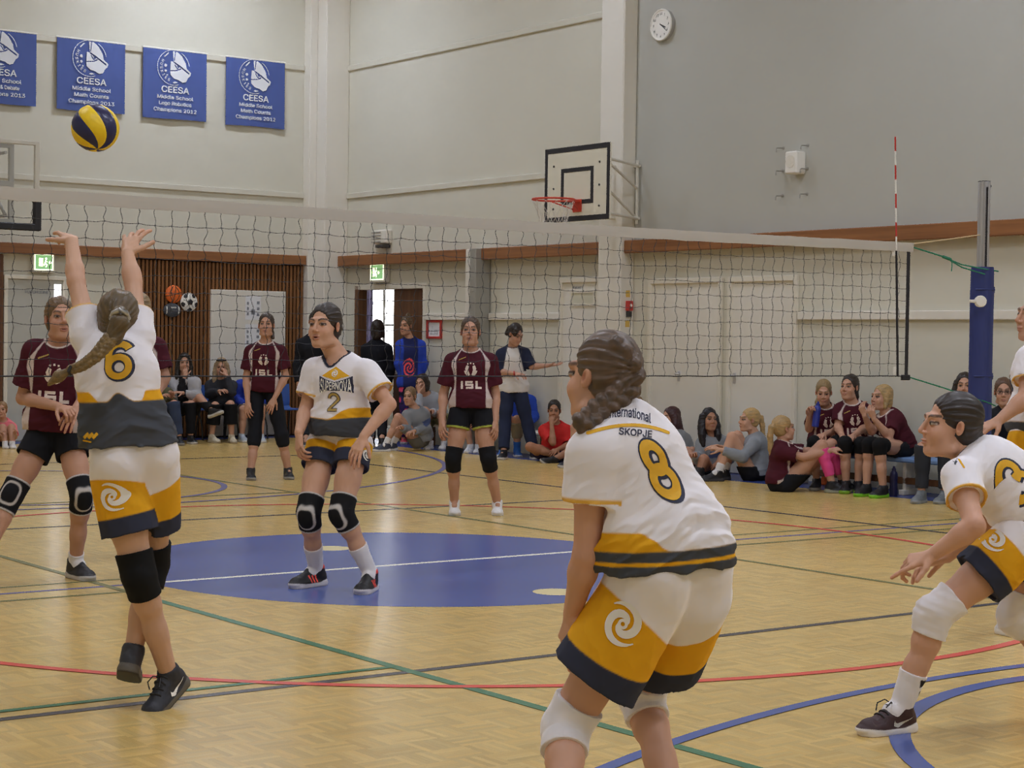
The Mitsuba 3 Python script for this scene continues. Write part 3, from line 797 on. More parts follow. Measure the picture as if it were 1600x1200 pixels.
# seats: low blue bench by the long wall, blue chairs by the far wall
k = thing("gym_bench", "long low bench with a pale blue seat along the right-hand wall", "bench")
put(k + "__seat", bx(12.63, 12.97, 8.3, 12.75, .30, .345, .012), M("bench_blue"))
put(k + "__rail", bx(12.70, 12.74, 8.4, 12.7, .10, .16, .006), M("door_wood"))
for yy in (8.6, 10.05, 11.1, 12.55):
    put(k + "__leg", cat_([bx(12.66, 12.94, yy - .03, yy + .03, .0, .05, .006), bx(12.70, 12.90, yy - .02, yy + .02, .04, .305, .006)]), M("paint_white"))
k = thing("gym_bench", "low wooden bench behind the standing woman in the two-tone shirt", "bench")
put(k + "__seat", bx(12.72, 13.02, 16.3, 19.3, .26, .30, .012), M("paint_white"))
for yy in (16.6, 17.9, 19.1):
    put(k + "__leg", bx(12.76, 12.98, yy - .02, yy + .02, 0, .265, .006), M("door_wood"))


def chair(x, y, label):
    k = thing("chair", label, "chair", "blue chairs along the far wall")
    P = []
    w = .21
    prof = [(q, z * .88) for q, z in ((-.20, .44), (-.1, .435), (.05, .43), (.16, .435), (.20, .47), (.215, .55), (.225, .66), (.235, .80))]
    V, F = [], []
    for a, z in prof:
        for s in np.linspace(-1, 1, 7):
            V.append((x + s * w, y + a + .03 * s * s * (z > .44) * -1, z + .015 * s * s))
    V = np.array(V)
    n1 = len(V)
    off = np.array([(0, 0, -.012) if z < .40 else (0, .012, 0) for a, z in prof for s in range(7)])
    V = np.vstack([V, V + off])
    for j in range(len(prof) - 1):
        for i in range(6):
            a = j * 7 + i
            F += [[a, a + 1, a + 8], [a, a + 8, a + 7], [n1 + a, n1 + a + 8, n1 + a + 1], [n1 + a, n1 + a + 7, n1 + a + 8]]
    edge = list(range(7)) + [j * 7 + 6 for j in range(1, 8)] + [49 + i for i in range(5, -1, -1)] + [j * 7 for j in range(6, 0, -1)]
    for a, b in zip(edge, edge[1:] + edge[:1]):
        F += [[a, n1 + a, n1 + b], [a, n1 + b, b]]
    m = trimesh.Trimesh(V, F, process=False)
    put(k + "__shell", m, M("chair_blue"), smooth=30)
    for sx in (-1, 1):
        for sy in (-.17, .17):
            put(k + "__leg", tube([(x + sx * .18, y + sy * .8, .375), (x + sx * .2, y + sy * 1.1, .2), (x + sx * .21, y + sy * 1.2, .0)], .011, 8), M("metal_dark"), smooth=True)
    return k


for x, s in ((10.22, "blue plastic chair under the man in the olive jacket"), (10.60, "blue plastic chair under the woman in the black scarf"), (11.12, "blue plastic chair under the fair-haired woman in dark grey"), (11.55, "blue plastic chair under the person in the bright blue jacket"), (12.10, "empty blue plastic chair nearest to the corner")):
    chair(x, 21.45, s)


# bottles
def bottle(base, h, r, mat, label, cap="black", lean=(0, 0)):
    k = thing("water_bottle", label, "bottle")
    ax_ = np.array([lean[0], lean[1], 1.0])
    ax_ /= np.linalg.norm(ax_)
    x = np.cross(ax_, [0, 1, 0])
    x /= np.linalg.norm(x)
    y = np.cross(ax_, x)

    def lathe(pr):
        t = np.arange(18) * 2 * np.pi / 18
        V = np.vstack([base + ax_ * (z * h) + (np.cos(t)[:, None] * x + np.sin(t)[:, None] * y) * (q * r) for q, z in pr])
        F = []
        for j in range(len(pr) - 1):
            for s in range(18):
                a, b = j * 18 + s, j * 18 + (s + 1) % 18
                F += [[a, b, b + 18], [a, b + 18, a + 18]]
        return trimesh.Trimesh(V, F, process=False)
    put(k + "__flask", lathe([(0, 0), (.95, 0), (1, .03), (1, .45), (.93, .5), (1, .55), (1, .72), (.8, .80), (.5, .84), (0, .84)]), M(mat), smooth=40)
    put(k + "__cap", lathe([(0, .83), (.55, .83), (.55, .92), (.3, .93), (.28, 1.0), (0, 1.0)]), M(cap), smooth=40)


fb = on(1395, 771, 2, 0)
bottle(on(1396, 775, 2, .002), .27, .036, "bottle_navy", "dark navy bottle standing on the floor in front of the low bench", "bottle_navy")
bottle(on(873, 712, 2, .002), .24, .045, "bottle_teal", "teal bottle on the floor beside the girl in red", "bottle_teal")
bottle(on(351, 676, 2, .002), .22, .033, "white", "small pale bottle on the floor between the fair-haired woman's feet", "white")


# ------------------------------------------------------------------ bodies: distance fields turned into meshes
BG = 0.16


def unit(v):
    v = np.asarray(v, float)
    return v / max(np.linalg.norm(v), 1e-9)


def smin(a, b, k):
    if k <= 0:
        return np.minimum(a, b)
    h = np.maximum(k - np.abs(a - b), 0)
    return np.minimum(a, b) - h * h * (.25 / k)


class Fld:
    """A signed distance on a grid; primitives are blended in block by block."""

    def __init__(s, lo, hi, h):
        s.h = h
        s.lo = np.asarray(lo, float) - 3 * h
        s.n = np.maximum(np.ceil((np.asarray(hi) - s.lo) / h).astype(int) + 4, 4)
        s.F = np.full(s.n, BG, np.float32)
        s.ax = [(s.lo[i] + h * np.arange(s.n[i])).astype(np.float32) for i in range(3)]

    def sl(s, lo, hi):
        a = np.clip(np.floor((lo - s.lo) / s.h).astype(int), 0, s.n)
        b = np.clip(np.ceil((hi - s.lo) / s.h).astype(int) + 1, 0, s.n)
        return tuple(slice(x, y) for x, y in zip(a, b)) if np.all(b > a) else None

    def grid(s, sl):
        return s.ax[0][sl[0]][:, None, None], s.ax[1][sl[1]][None, :, None], s.ax[2][sl[2]][None, None, :]

    def add(s, prim, k=.01, grow=0.0):
        fn, lo, hi = prim
        m = k + 2.6 * s.h + grow
        sl = s.sl(lo - m, hi + m)
        if sl:
            D = fn(*s.grid(sl)).astype(np.float32) - np.float32(grow)
            s.F[sl] = smin(s.F[sl], D, k)
        return s

    def sub(s, prim, k=.004, grow=0.0):
        fn, lo, hi = prim
        m = k + 2.6 * s.h + grow
        sl = s.sl(lo - m, hi + m)
        if sl:
            D = fn(*s.grid(sl)).astype(np.float32) - np.float32(grow)
            s.F[sl] = -smin(-s.F[sl], D, k)
        return s

    def cut(s, o, n, k=0.0):
        """Removes what lies on the side of o that n points to."""
        n = unit(n)
        X, Y, Z = s.grid((slice(None),) * 3)
        D = ((X - o[0]) * n[0] + (Y - o[1]) * n[1] + (Z - o[2]) * n[2]).astype(np.float32)
        s.F = -smin(-s.F, -D, k) if k > 0 else np.maximum(s.F, D)
        return s

    def ripple(s, fn, band=.03):
        i = where3(np.abs(s.F) < band)
        if len(i):
            P = s.lo + i * s.h
            s.F[i[:, 0], i[:, 1], i[:, 2]] += fn(P).astype(np.float32)
        return s

    def val(s, P):
        q = ((np.asarray(P) - s.lo) / s.h).T
        return map_coordinates(s.F, q, order=1, mode="nearest")

    def mesh(s):
        return nets(s.F, s.lo, s.h)


def where3(m):
    """np.argwhere of a 3-D mask, quicker."""
    i = np.flatnonzero(m)
    return np.stack(np.unravel_index(i, m.shape), 1)


def nets(F, lo, h):
    """Surface nets."""
    S = F < 0
    c = sum(S[i:S.shape[0] - 1 + i, j:S.shape[1] - 1 + j, k:S.shape[2] - 1 + k].astype(np.uint8) for i in (0, 1) for j in (0, 1) for k in (0, 1))
    m = (c > 0) & (c < 8)
    idx = where3(m)
    if not len(idx):
        return np.zeros((0, 3)), np.zeros((0, 3), int)
    ids = np.full(m.shape, -1, np.int64)
    ids[m] = np.arange(len(idx))
    pos = np.zeros((len(idx), 3))
    num = np.zeros(len(idx))
    C = [(i, j, k) for i in (0, 1) for j in (0, 1) for k in (0, 1)]
    val = {q: F[idx[:, 0] + q[0], idx[:, 1] + q[1], idx[:, 2] + q[2]] for q in C}
    for a in C:
        for axn in range(3):
            if a[axn] == 0:
                b = tuple(v + (i == axn) for i, v in enumerate(a))
                fa, fb = val[a], val[b]
                x = (fa < 0) != (fb < 0)
                t = np.where(x, fa / np.where(x, fa - fb, 1), 0)
                for d in range(3):
                    pos[:, d] += np.where(x, a[d] + (t if d == axn else 0), 0)
                num += x
    V = lo + h * (idx + pos / num[:, None])
    faces = []
    for axn in range(3):
        sh = [slice(None)] * 3
        s0, s1 = list(sh), list(sh)
        s0[axn], s1[axn] = slice(0, -1), slice(1, None)
        A, Bv = S[tuple(s0)], S[tuple(s1)]
        e = where3(A != Bv)
        o1, o2 = [i for i in range(3) if i != axn]
        ok = (e[:, o1] >= 1) & (e[:, o2] >= 1) & (e[:, o1] < S.shape[o1] - 1) & (e[:, o2] < S.shape[o2] - 1)
        e = e[ok]
        q = []
        for d1, d2 in ((0, 0), (-1, 0), (-1, -1), (0, -1)):
            w = e.copy()
            w[:, o1] += d1
            w[:, o2] += d2
            q.append(ids[w[:, 0], w[:, 1], w[:, 2]])
        q = np.stack(q, 1)
        ins = A[e[:, 0], e[:, 1], e[:, 2]]
        flip = ins if axn != 1 else ~ins
        q = np.where(flip[:, None], q, q[:, ::-1])
        faces += [q[:, [0, 1, 2]], q[:, [0, 2, 3]]]
    return V, np.vstack(faces)


def cone(a, b, ra, rb=None):
    a, b = np.asarray(a, float), np.asarray(b, float)
    rb = ra if rb is None else rb
    d = b - a
    L2 = max(float(d @ d), 1e-12)
    a_, d_ = a.astype(np.float32), d.astype(np.float32)

    def fn(X, Y, Z):
        px, py, pz = X - a_[0], Y - a_[1], Z - a_[2]
        t = np.clip((px * d_[0] + py * d_[1] + pz * d_[2]) / np.float32(L2), 0, 1)
        return np.sqrt((px - t * d_[0]) ** 2 + (py - t * d_[1]) ** 2 + (pz - t * d_[2]) ** 2) - (np.float32(ra) + np.float32(rb - ra) * t)
    r = max(ra, rb)
    return fn, np.minimum(a, b) - r, np.maximum(a, b) + r


def ell(c, R, r):
    """Ellipsoid; the rows of R are its axes."""
    c, R, r = np.asarray(c, float), np.asarray(R, np.float32), np.asarray(r, np.float32)
    cf = c.astype(np.float32)

    def fn(X, Y, Z):
        x, y, z = X - cf[0], Y - cf[1], Z - cf[2]
        q = [(R[i, 0] * x + R[i, 1] * y + R[i, 2] * z) for i in range(3)]
        k0 = np.sqrt(sum((q[i] / r[i]) ** 2 for i in range(3)))
        k1 = np.sqrt(sum((q[i] / r[i] ** 2) ** 2 for i in range(3)))
        return k0 * (k0 - 1) / np.maximum(k1, 1e-6)
    e = np.sqrt(((R * r[:, None]) ** 2).sum(0))
    return fn, c - e, c + e


def clip_(prim, o, n):
    """The primitive without what lies on the side of o that n points to."""
    fn, lo, hi = prim
    n = unit(n)

    def g(X, Y, Z):
        return np.maximum(fn(X, Y, Z), ((X - o[0]) * n[0] + (Y - o[1]) * n[1] + (Z - o[2]) * n[2]).astype(np.float32))
    return g, lo, hi


def ss(a, b, x):
    t = np.clip((x - a) / (b - a), 0, 1)
    return t * t * (3 - 2 * t)


def over(base, col, m):
    return base * (1 - m[:, None]) + np.asarray(col)[None] * m[:, None]


def nz(P, f, seed=0):
    return meshkit.noise(np.asarray(P) * f, seed)


SKIN = hx("#c9987c")


class Person:
    """J: joints, each (u, v, dz): a pixel of the 1600 x 1200 frame and how far (metres) it lies beyond the person's own depth Z.
    L and R are the person's own left and right."""

    def __init__(s, label, Z, J, h=1.0, res=.008, hres=None, fres=None, face=(0, 0, -1), tilt=0.0, skin=SKIN, group=None, slim=.87, armr=1.0, name="person"):
        s.key = numbered(name)
        lab(s.key, label, "person", group)
        s.armr = armr
        s.h, s.res, s.hres, s.fres, s.skin, s.slim = h, res, hres or res * .6, fres or max(res * .55, .003), np.asarray(skin), slim
        s.J = {}
        for k, (u, v, d) in J.items():
            s.J[k] = on(u, v, 2, {"a": .085 * h, "t": .02 * h, "w": .06 * h}[d]) if isinstance(d, str) else at(u, v, Z + d)
        j = s.J
        s.up = unit(j["nb"] - j["pel"])
        s.rs = unit(j["sR"] - j["sL"])
        s.rh = unit(j["hR"] - j["hL"])
        f = face[0] * RIGHT + np.array([0, 0, face[1]]) + face[2] * AWAY
        s.Hy = unit(f)
        z = np.array([0, 0, 1.0]) + tilt * np.cross(s.Hy, [0, 0, 1.0])
        s.Hz = unit(z - s.Hy * (z @ s.Hy))
        s.Hx = np.cross(s.Hy, s.Hz)
        s.HR = np.stack([s.Hx, s.Hy, s.Hz])
        s.body = []                                             # (mesh, colours) pieces that together are the body
        s.f = {}

    def hp(s, x, y, z):
        return s.J["hd"] + s.h * (x * s.Hx + y * s.Hy + z * s.Hz)

    def hl(s, P):
        return (P - s.J["hd"]) @ s.HR.T / s.h

    def tf(s, t):
        """Frame of the torso at t (0 pelvis, 1 neck base): centre, (right, forward, up)."""
        j = s.J
        mid = j.get("mid")
        c = j["pel"] + (j["nb"] - j["pel"]) * t if mid is None else (1 - t) ** 2 * j["pel"] + 2 * t * (1 - t) * mid + t * t * j["nb"]
        up = s.up if mid is None else unit(2 * (1 - t) * (mid - j["pel"]) + 2 * t * (j["nb"] - mid))
        r = s.rh * (1 - t) + s.rs * t
        r = unit(r - up * (r @ up))
        return c, np.stack([r, np.cross(up, r), up])

    def tell(s, t, off, r, g=0.0):
        c, R = s.tf(t)
        r = np.asarray(r, float) * s.h * [s.slim, s.slim, 1] + g
        return ell(c + s.h * (np.asarray(off, float) @ R), R, r)

    def torso(s, g=0.0, waist=0.0):
        """Primitives of the trunk, grown by g."""
        j, h = s.J, s.h
        P = [s.tell(.05, (0, -.005, .02), (.150, .108, .105), g),
             s.tell(.02, (.07, -.035, -.01), (.085, .088, .095), g), s.tell(.02, (-.07, -.035, -.01), (.085, .088, .095), g),
             s.tell(.36, (0, 0, 0), (.122 + waist, .088 + waist * .8, .13), g), s.tell(.62, (0, .0, 0), (.140 + waist * .4, .100 + waist * .4, .13), g),
             s.tell(.80, (0, .0, -.01), (.150, .095, .085), g), s.tell(.70, (0, .045, 0), (.115, .065, .07), g)]
        P += [cone(j["s" + d] - s.up * .010 * h, j["nb"] - s.up * .028 * h, .043 * h + g, .054 * h + g) for d in "LR"]
        return P

    def arm(s, d, g=0.0):
        j, h = s.J, s.h
        a, b, c = j["s" + d], j["e" + d], j["w" + d]
        return [cone(a, a + (b - a) * .35, .0445 * h * s.armr + g, .042 * h * s.armr + g), cone(a, b, .043 * h * s.armr + g, .0345 * h * s.armr + g)], [cone(b, b + (c - b) * .3, .0355 * h * s.armr + g, .0365 * h * s.armr + g), cone(b + (c - b) * .25, c, .0365 * h * s.armr + g, .0235 * h + g)]

    def leg(s, d, g=0.0):
        j, h = s.J, s.h
        a, b, c = j["h" + d], j["k" + d], j["a" + d]
        sh = unit(c - b)
        th = unit(b - a)
        back = unit((b - (a + c) / 2) - .0 * sh) * -1
        if np.linalg.norm(b - (a + c) / 2) < .03:
            back = -s.tf(0)[1][1]
        back = unit(back - sh * (back @ sh))
        kn = unit(-back)
        th_ = [cone(a, a + (b - a) * .55, .086 * h * s.slim + g, .075 * h * s.slim + g), cone(a + (b - a) * .5, b, .075 * h * s.slim + g, .054 * h + g)]
        cf = [cone(b, b + (c - b) * .3, .052 * h + g, .050 * h + g), cone(b + (c - b) * .30 + back * .012 * h, b + (c - b) * .62, .052 * h * s.slim + g, .041 * h + g), cone(b + (c - b) * .55, c, .043 * h + g, .032 * h + g), cone(b + kn * .012 * h - th * .01, b + kn * .01 * h + sh * .03 * h, .040 * h + g, .034 * h + g)]
        return th_, cf

    def bounds(s, keys, pad):
        P = np.array([s.J[k] for k in keys if k in s.J])
        return P.min(0) - pad, P.max(0) + pad

    # ---- skin
    def make_body(s, legs=True, hands=("L", "R"), parts="LR"):
        j, h = s.J, s.h
        keys = [k for k in j if k[0] not in "tf"]
        lo, hi = s.bounds(keys, .17 * h)
        F = Fld(lo, hi, s.res)
        for p in s.torso():
            F.add(p, .045 * h)
        neck0 = s.hp(0, -.022, -.07)
        F.add(cone(j["nb"] - s.up * .02 * h, neck0, .054 * h, .048 * h), .03 * h)
        for d in parts:
            up_, lo_ = s.arm(d)
            for p in up_:
                F.add(p, .03 * h)
            for p in lo_:
                F.add(p, .015 * h)
        if legs:
            for d in "LR":
                a_, b_ = s.leg(d)
                for p in a_:
                    F.add(p, .02 * h)
                for p in b_:
                    F.add(p, .014 * h)
                if "a" + d in j and "t" + d in j:
                    F.add(cone(j["a" + d], j["a" + d] + (j["t" + d] - j["a" + d]) * .3, .030 * h, .018 * h), .012 * h)
        F.add(s.cran(0.0), .01)
        s.f["body"] = F
        V, f = F.mesh()
        col = np.repeat(s.skin[None], len(V), 0)
        col = col * (.95 + .10 * nz(V, 9.0, 3))[:, None]
        for d in "LR":
            if legs:
                m = np.exp(-(np.linalg.norm(V - j["k" + d], axis=1) / (.075 * h)) ** 2) * .35
                col = over(col, s.skin * [1.0, .78, .72], m)
            m = np.exp(-(np.linalg.norm(V - j["e" + d], axis=1) / (.05 * h)) ** 2) * .3
            col = over(col, s.skin * [1.0, .78, .72], m)
        s.body.append((V, f, col))
        return F

    def cran(s, g):
        return ell(s.hp(0, -.018, .034), s.HR, np.array([.0665, .086, .0785]) * s.h + g)

    def make_head(s, eye="#3a2a20", lips="#a8625a", brow="#4a3628", mouth=0.0, look=(0, 0)):
        h = s.h
        e = .165 * h
        F = Fld(s.J["hd"] - e, s.J["hd"] + e, s.hres)
        E = lambda c, r, k=.02, R=None: F.add(ell(s.hp(*c), s.HR if R is None else R, np.array(r) * h), k * h)      # noqa: E731
        F.add(s.cran(0), .01)
        E((0, .030, -.040), (.057, .060, .070), .03)
        E((0, .022, -.070), (.050, .058, .040), .02)
        E((0, .068, -.097), (.021, .018, .016), .022)
        for q in (-1, 1):
            E((q * .034, .058, -.036), (.022, .022, .024), .02)
            F.add(cone(s.hp(q * .052, .005, -.085), s.hp(q * .018, .062, -.100), .013 * h, .013 * h), .02 * h)
        F.add(cone(s.hp(-.034, .074, .026), s.hp(.034, .074, .026), .011 * h), .018 * h)
        for q in (-1, 1):
            F.sub(ell(s.hp(q * .030, .096, .003), s.HR, np.array([.016, .016, .010]) * h), .010 * h)
        F.add(cone(s.hp(0, .083, .014), s.hp(0, .104, -.026), .0065 * h, .0105 * h), .008 * h)
        for q in (-1, 1):
            E((q * .0115, .094, -.032), (.0085, .010, .0075), .004)
            F.sub(ell(s.hp(q * .006, .103, -.040), s.HR, np.array([.004, .005, .004]) * h), .002)
        E((0, .0905, -.0585), (.021, .0085, .0055), .004)
        E((0, .0885, -.0685 - mouth * .5), (.018, .009, .0065), .004)
        F.sub(ell(s.hp(0, .100, -.0635 - mouth * .25), s.HR, np.array([.017, .010, .0012 + mouth]) * h), .003)
        for q in (-1, 1):
            F.add(ell(s.hp(q * .031, .0735, .003), s.HR, np.array([.0125, .0125, .0125]) * h), .0015)
            Re = np.stack([unit(s.Hx * .95 - q * s.Hy * .25), unit(s.Hy + q * s.Hx * .25 + .15 * s.Hz), s.Hz])
            F.add(ell(s.hp(q * .072, -.012, -.006), Re, np.array([.009, .016, .0275]) * h), .006)
            F.sub(ell(s.hp(q * .083, -.006, -.002), Re, np.array([.008, .009, .017]) * h), .003)
        F.add(cone(s.J["nb"], s.hp(0, -.022, -.07), .052 * h, .0475 * h), .022 * h)
        s.f["head"] = F
        V, f = F.mesh()
        L = s.hl(V)
        x, y, z = L.T
        ax = np.abs(x)
        w = max(s.hres / h * .7, .0012)
        col = np.repeat(s.skin[None], len(V), 0) * (.96 + .08 * nz(V, 40, 5))[:, None]
        col = over(col, s.skin * [1.02, .80, .74], .45 * np.exp(-((ax - .036) / .018) ** 2 - ((z + .030) / .020) ** 2) * (y > .03))
        col = over(col, s.skin * [1.0, .78, .72], .35 * np.exp(-(x / .013) ** 2 - ((z + .026) / .012) ** 2) * (y > .09))
        col = over(col, s.skin * [1.0, .76, .70], .4 * (ax > .066) * np.exp(-((z + .006) / .03) ** 2))
        col = over(col, s.skin * [.62, .42, .36], .75 * (ax > .066) * (1 - ss(.6, 1.2, np.hypot((y + .006) / .009, (z + .002) / .015))))  # shade in the hollow of the ear, put into the vertex colour
        d = np.sqrt((x / .0215) ** 2 + ((z + .0635 + mouth * .25) / (.0115 + mouth)) ** 2)
        col = over(col, .45 * s.skin + .55 * hx(lips), .85 * (1 - ss(.75, 1.15, d)) * (y > .07))
        if mouth > 0:
            d = np.sqrt((x / .013) ** 2 + ((z + .0635 + mouth * .25) / (.0008 + mouth)) ** 2)
            col = over(col, hx("#4a1f1e"), (1 - ss(.7, 1.1, d)) * (y > .07))
        bz = .0235 + .007 * np.sin((ax - .012) / .034 * 2.4)
        m = (1 - ss(.0024, .0024 + 2 * w, np.abs(z - bz))) * ss(.009, .013, ax) * (1 - ss(.042, .050, ax)) * (y > .04)
        col = over(col, hx(brow), .85 * m)
        ex = (ax - .031) - np.sign(x) * look[0] * .0
        d = np.sqrt((ex / .0138) ** 2 + ((z - .003) / .0062) ** 2)
        eyem = (1 - ss(.8, 1.12, d)) * (y > .06)
        col = over(col, hx("#4b332a"), .75 * (1 - ss(.95, 1.5, d)) * (y > .055))
        col = over(col, hx("#b9aca4"), eyem)
        di = np.sqrt((x - np.sign(x) * .031 - look[0] * .006) ** 2 + (z - .003 - look[1] * .003) ** 2)
        col = over(col, hx(eye), (1 - ss(.0064, .0064 + 1.5 * w, di)) * eyem)
        ld = np.abs(np.sqrt((ex / .0150) ** 2 + ((z - .002) / .0080) ** 2) - 1) * .011
        col = over(col, hx("#30221c"), .8 * (1 - ss(.0012, .0012 + 1.6 * w, ld)) * (z > .0035) * (y > .055))
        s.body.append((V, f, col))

    def hand(s, d, fdir=None, palm=None, curl=(.35, .4, .45, .5), spread=.25, thumb=.5, res=None):
        """A palm with five fingers. fdir: where the fingers point, palm: where the palm faces (offsets right, up, away)."""
        j, h = s.J, s.h
        w0 = j["w" + d]
        fa = unit(w0 - j["e" + d])
        v3 = lambda q: q[0] * RIGHT + np.array([0, 0, q[1]]) + q[2] * AWAY                                        # noqa: E731
        f = fa if fdir is None else unit(v3(fdir))
        inward = unit(j["pel"] - j["s" + d])
        n = inward if palm is None else unit(v3(palm))
        n = unit(n - f * (n @ f))
        lat = np.cross(f, n) * (1 if d == "L" else -1)          # towards the thumb
        q = h * .92
        F = Fld(w0 - .20 * h, w0 + .20 * h, res or s.fres)
        F.add(cone(w0 - fa * .05 * h, w0, .0265 * h, .0235 * h), .01)
        mc = [w0 + q * (f * l + lat * a) for l, a in ((.086, .029), (.090, .010), (.086, -.010), (.078, -.028))]
        for m_ in mc:
            F.add(cone(w0 + q * f * .012 + (m_ - w0) * .08, m_, .0155 * q, .0115 * q), .011 * q)
        F.add(ell(w0 + q * (f * .045 + n * .004), np.stack([lat, n, f]), np.array([.036, .014, .045]) * q), .008 * q)
        ln = ((.042, .025, .021), (.047, .029, .022), (.043, .027, .021), (.034, .020, .018))
        for i, m_ in enumerate(mc):
            a = 0.0
            p = m_
            sp = spread * (1.2, .35, -.4, -1.2)[i]
            for k_, L in enumerate(ln[i]):
                a += curl[i] * (.8, 1.15, .75)[k_]
                d_ = unit(math.cos(a) * (f + lat * sp * .6) + math.sin(a) * n)
                p2 = p + d_ * L * q
                r0 = (.0098, .0088, .0080)[k_] * (1, 1.02, 1, .88)[i]
                F.add(cone(p, p2, r0 * q, (r0 - .0008) * q), .0035 * q)
                p = p2
        p = w0 + q * (f * .022 + lat * .024 + n * .004)
        td = unit(f * .62 + lat * (.75 - .35 * thumb) + n * (.15 + .5 * thumb))
        F.add(cone(w0 + q * f * .008 + lat * .008 * q, p + td * .035 * q, .015 * q, .0122 * q), .008 * q)
        p = p + td * .035 * q
        for L, r0, b in ((.032, .0108, .35), (.026, .0098, .55)):
            d_ = unit(td + b * thumb * (n * .5 - lat * .55) + .3 * f)
            F.add(cone(p, p + d_ * L * q, r0 * q, (r0 - .001) * q), .004 * q)
            p = p + d_ * L * q
        V, fc = F.mesh()
        col = np.repeat(s.skin[None], len(V), 0) * (.95 + .10 * nz(V, 60, 8))[:, None]
        dist = np.linalg.norm(V - w0, axis=1)
        col = over(col, s.skin * [1.0, .80, .74], .5 * ss(.08, .16, dist / h))
        s.body.append((V, fc, col))
        s.f["hand" + d] = F

    def finish(s):
        V, f, c, n = [], [], [], 0
        for a, b, q in s.body:
            V.append(a)
            f.append(b + n)
            c.append(q)
            n += len(a)
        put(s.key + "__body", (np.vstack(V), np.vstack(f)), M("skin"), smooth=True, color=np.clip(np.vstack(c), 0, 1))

    def piece(s, name, F, colfn, mat="cloth", label=None):
        V, f = F.mesh() if isinstance(F, Fld) else F
        if not len(V):
            return
        col = colfn(V) if callable(colfn) else np.repeat(np.asarray(colfn)[None], len(V), 0)
        return put(s.key + "__" + name, (V, f), M(mat), smooth=True, color=np.clip(col, 0, 1), label=label)

    # ---- clothes
    def ts(s, P):
        """Torso coordinates of points: (t along the spine, right, forward) in metres from the spine."""
        j = s.J
        ax_ = j["nb"] - j["pel"]
        t = (P - j["pel"]) @ ax_ / (ax_ @ ax_)
        tk = np.linspace(-.4, 1.3, 18)
        C = np.array([s.tf(min(max(q, -.1), 1.05))[0] + s.up * 0 for q in tk])
        c = np.stack([np.interp(t, tk, C[:, i]) for i in range(3)], 1)
        q = np.clip(t, 0, 1)[:, None]
        r = s.rh[None] * (1 - q) + s.rs[None] * q
        r = r / np.linalg.norm(r, axis=1, keepdims=True)
        fw = np.cross(np.repeat(s.up[None], len(P), 0), r)
        return t, ((P - c) * r).sum(1), ((P - c) * fw).sum(1)

    def shirt(s, colfn, sleeve=.62, loose=.014, sl_loose=.012, hem=-.03, neck="crew", wr=.006, waist=.018, name="jersey", mat="cloth", res=None, hem_tilt=0.0, hem_level=0.0, flare=.01, drop=0.0, label=None, seed=1, sleeves=None, neck_r=1.0):
        j, h = s.J, s.h
        res = res or s.res * .85
        ks = ["nb", "sL", "sR", "pel", "hL", "hR", "eL", "eR"] + (["wL", "wR"] if sleeve > 1 else [])
        lo, hi = s.bounds(ks, .20 * h)
        F = Fld(lo, hi, res)
        for p in s.torso(loose, waist):
            F.add(p, .05 * h)
        c, R = s.tf(max(hem, -.2) + .04)
        F.add(ell(c + R[2] * .03 * h, R, np.array([.152 * s.slim, .118 * s.slim, .12]) * h + loose + flare), .05 * h)
        c, R = s.tf(hem)
        nrm = unit((-R[2] + R[1] * hem_tilt) * (1 - hem_level) + np.array([0, 0, -1.0]) * hem_level)
        s.hem = (c, nrm)
        F.cut(c, nrm)
        for d in "LR":
            sv = (sleeves or {}).get(d, sleeve)
            a, b, w = j["s" + d], j["e" + d], j["w" + d]
            if sv <= 1:
                e = a + (b - a) * sv
                ax_ = unit(b - a)
                r1 = (.050 + .006 * (sv < .9)) * h + sl_loose
                pr = clip_(cone(a, e + ax_ * .06, .046 * h + sl_loose, r1), e, ax_)
                F.add(pr, .03 * h)
                F.sub(clip_(cone(e - ax_ * .012, e + ax_ * .08, r1 - .008), e - ax_ * .012, -ax_), .003)
            else:
                u_, l_ = s.arm(d, sl_loose)
                for p in u_:
                    F.add(p, .03 * h)
                e = b + (w - b) * (sv - 1)
                ax_ = unit(w - b)
                F.add(cone(b, b + (w - b) * .4, .042 * h + sl_loose, .040 * h + sl_loose), .02 * h)
                F.add(clip_(cone(b, e + ax_ * .05, .041 * h + sl_loose, .030 * h + sl_loose), e, ax_), .02 * h)
        # opening at the neck
        c, R = s.tf(1.0)
        nx_ = unit(unit(s.hp(0, -.02, -.07) - j["nb"]) + R[2])
        if neck == "v":
            F.sub(cone(j["nb"] + R[1] * .05 * h + nx_ * .05, j["nb"] + R[1] * .085 * h - R[2] * .085 * h, .062 * h * neck_r, .012 * h), .006)
        F.sub(cone(j["nb"] + R[1] * .012 * h + nx_ * .005, j["nb"] + nx_ * .09 + R[1] * .05 * h, .057 * h * neck_r, .075 * h * neck_r), .006)
        if wr:
            def rip(P):
                t, x, y = s.ts(P)
                q = np.stack([x * 5 + y * 3, (t * .45 + .35 * np.abs(x)) * 16, y * 5 - x * 2], 1)
                n1 = meshkit.fbm(q + seed * 7.3, 3, seed)
                rid = 1 - np.abs(2 * n1 - 1) * 2.2
                q2 = np.stack([x * 16, t * 5, y * 16], 1)
                lowm = np.clip(1.25 - t * 1.3, .25, 1)
                return wr * 1.7 * (-.9 * np.clip(rid, 0, 1) * 1.0 + .8 * (meshkit.noise(q2 + seed, seed) - .5)) * lowm
            F.ripple(rip)
        s.f["shirt"] = F
        return s.piece(name, F, colfn, mat, label)

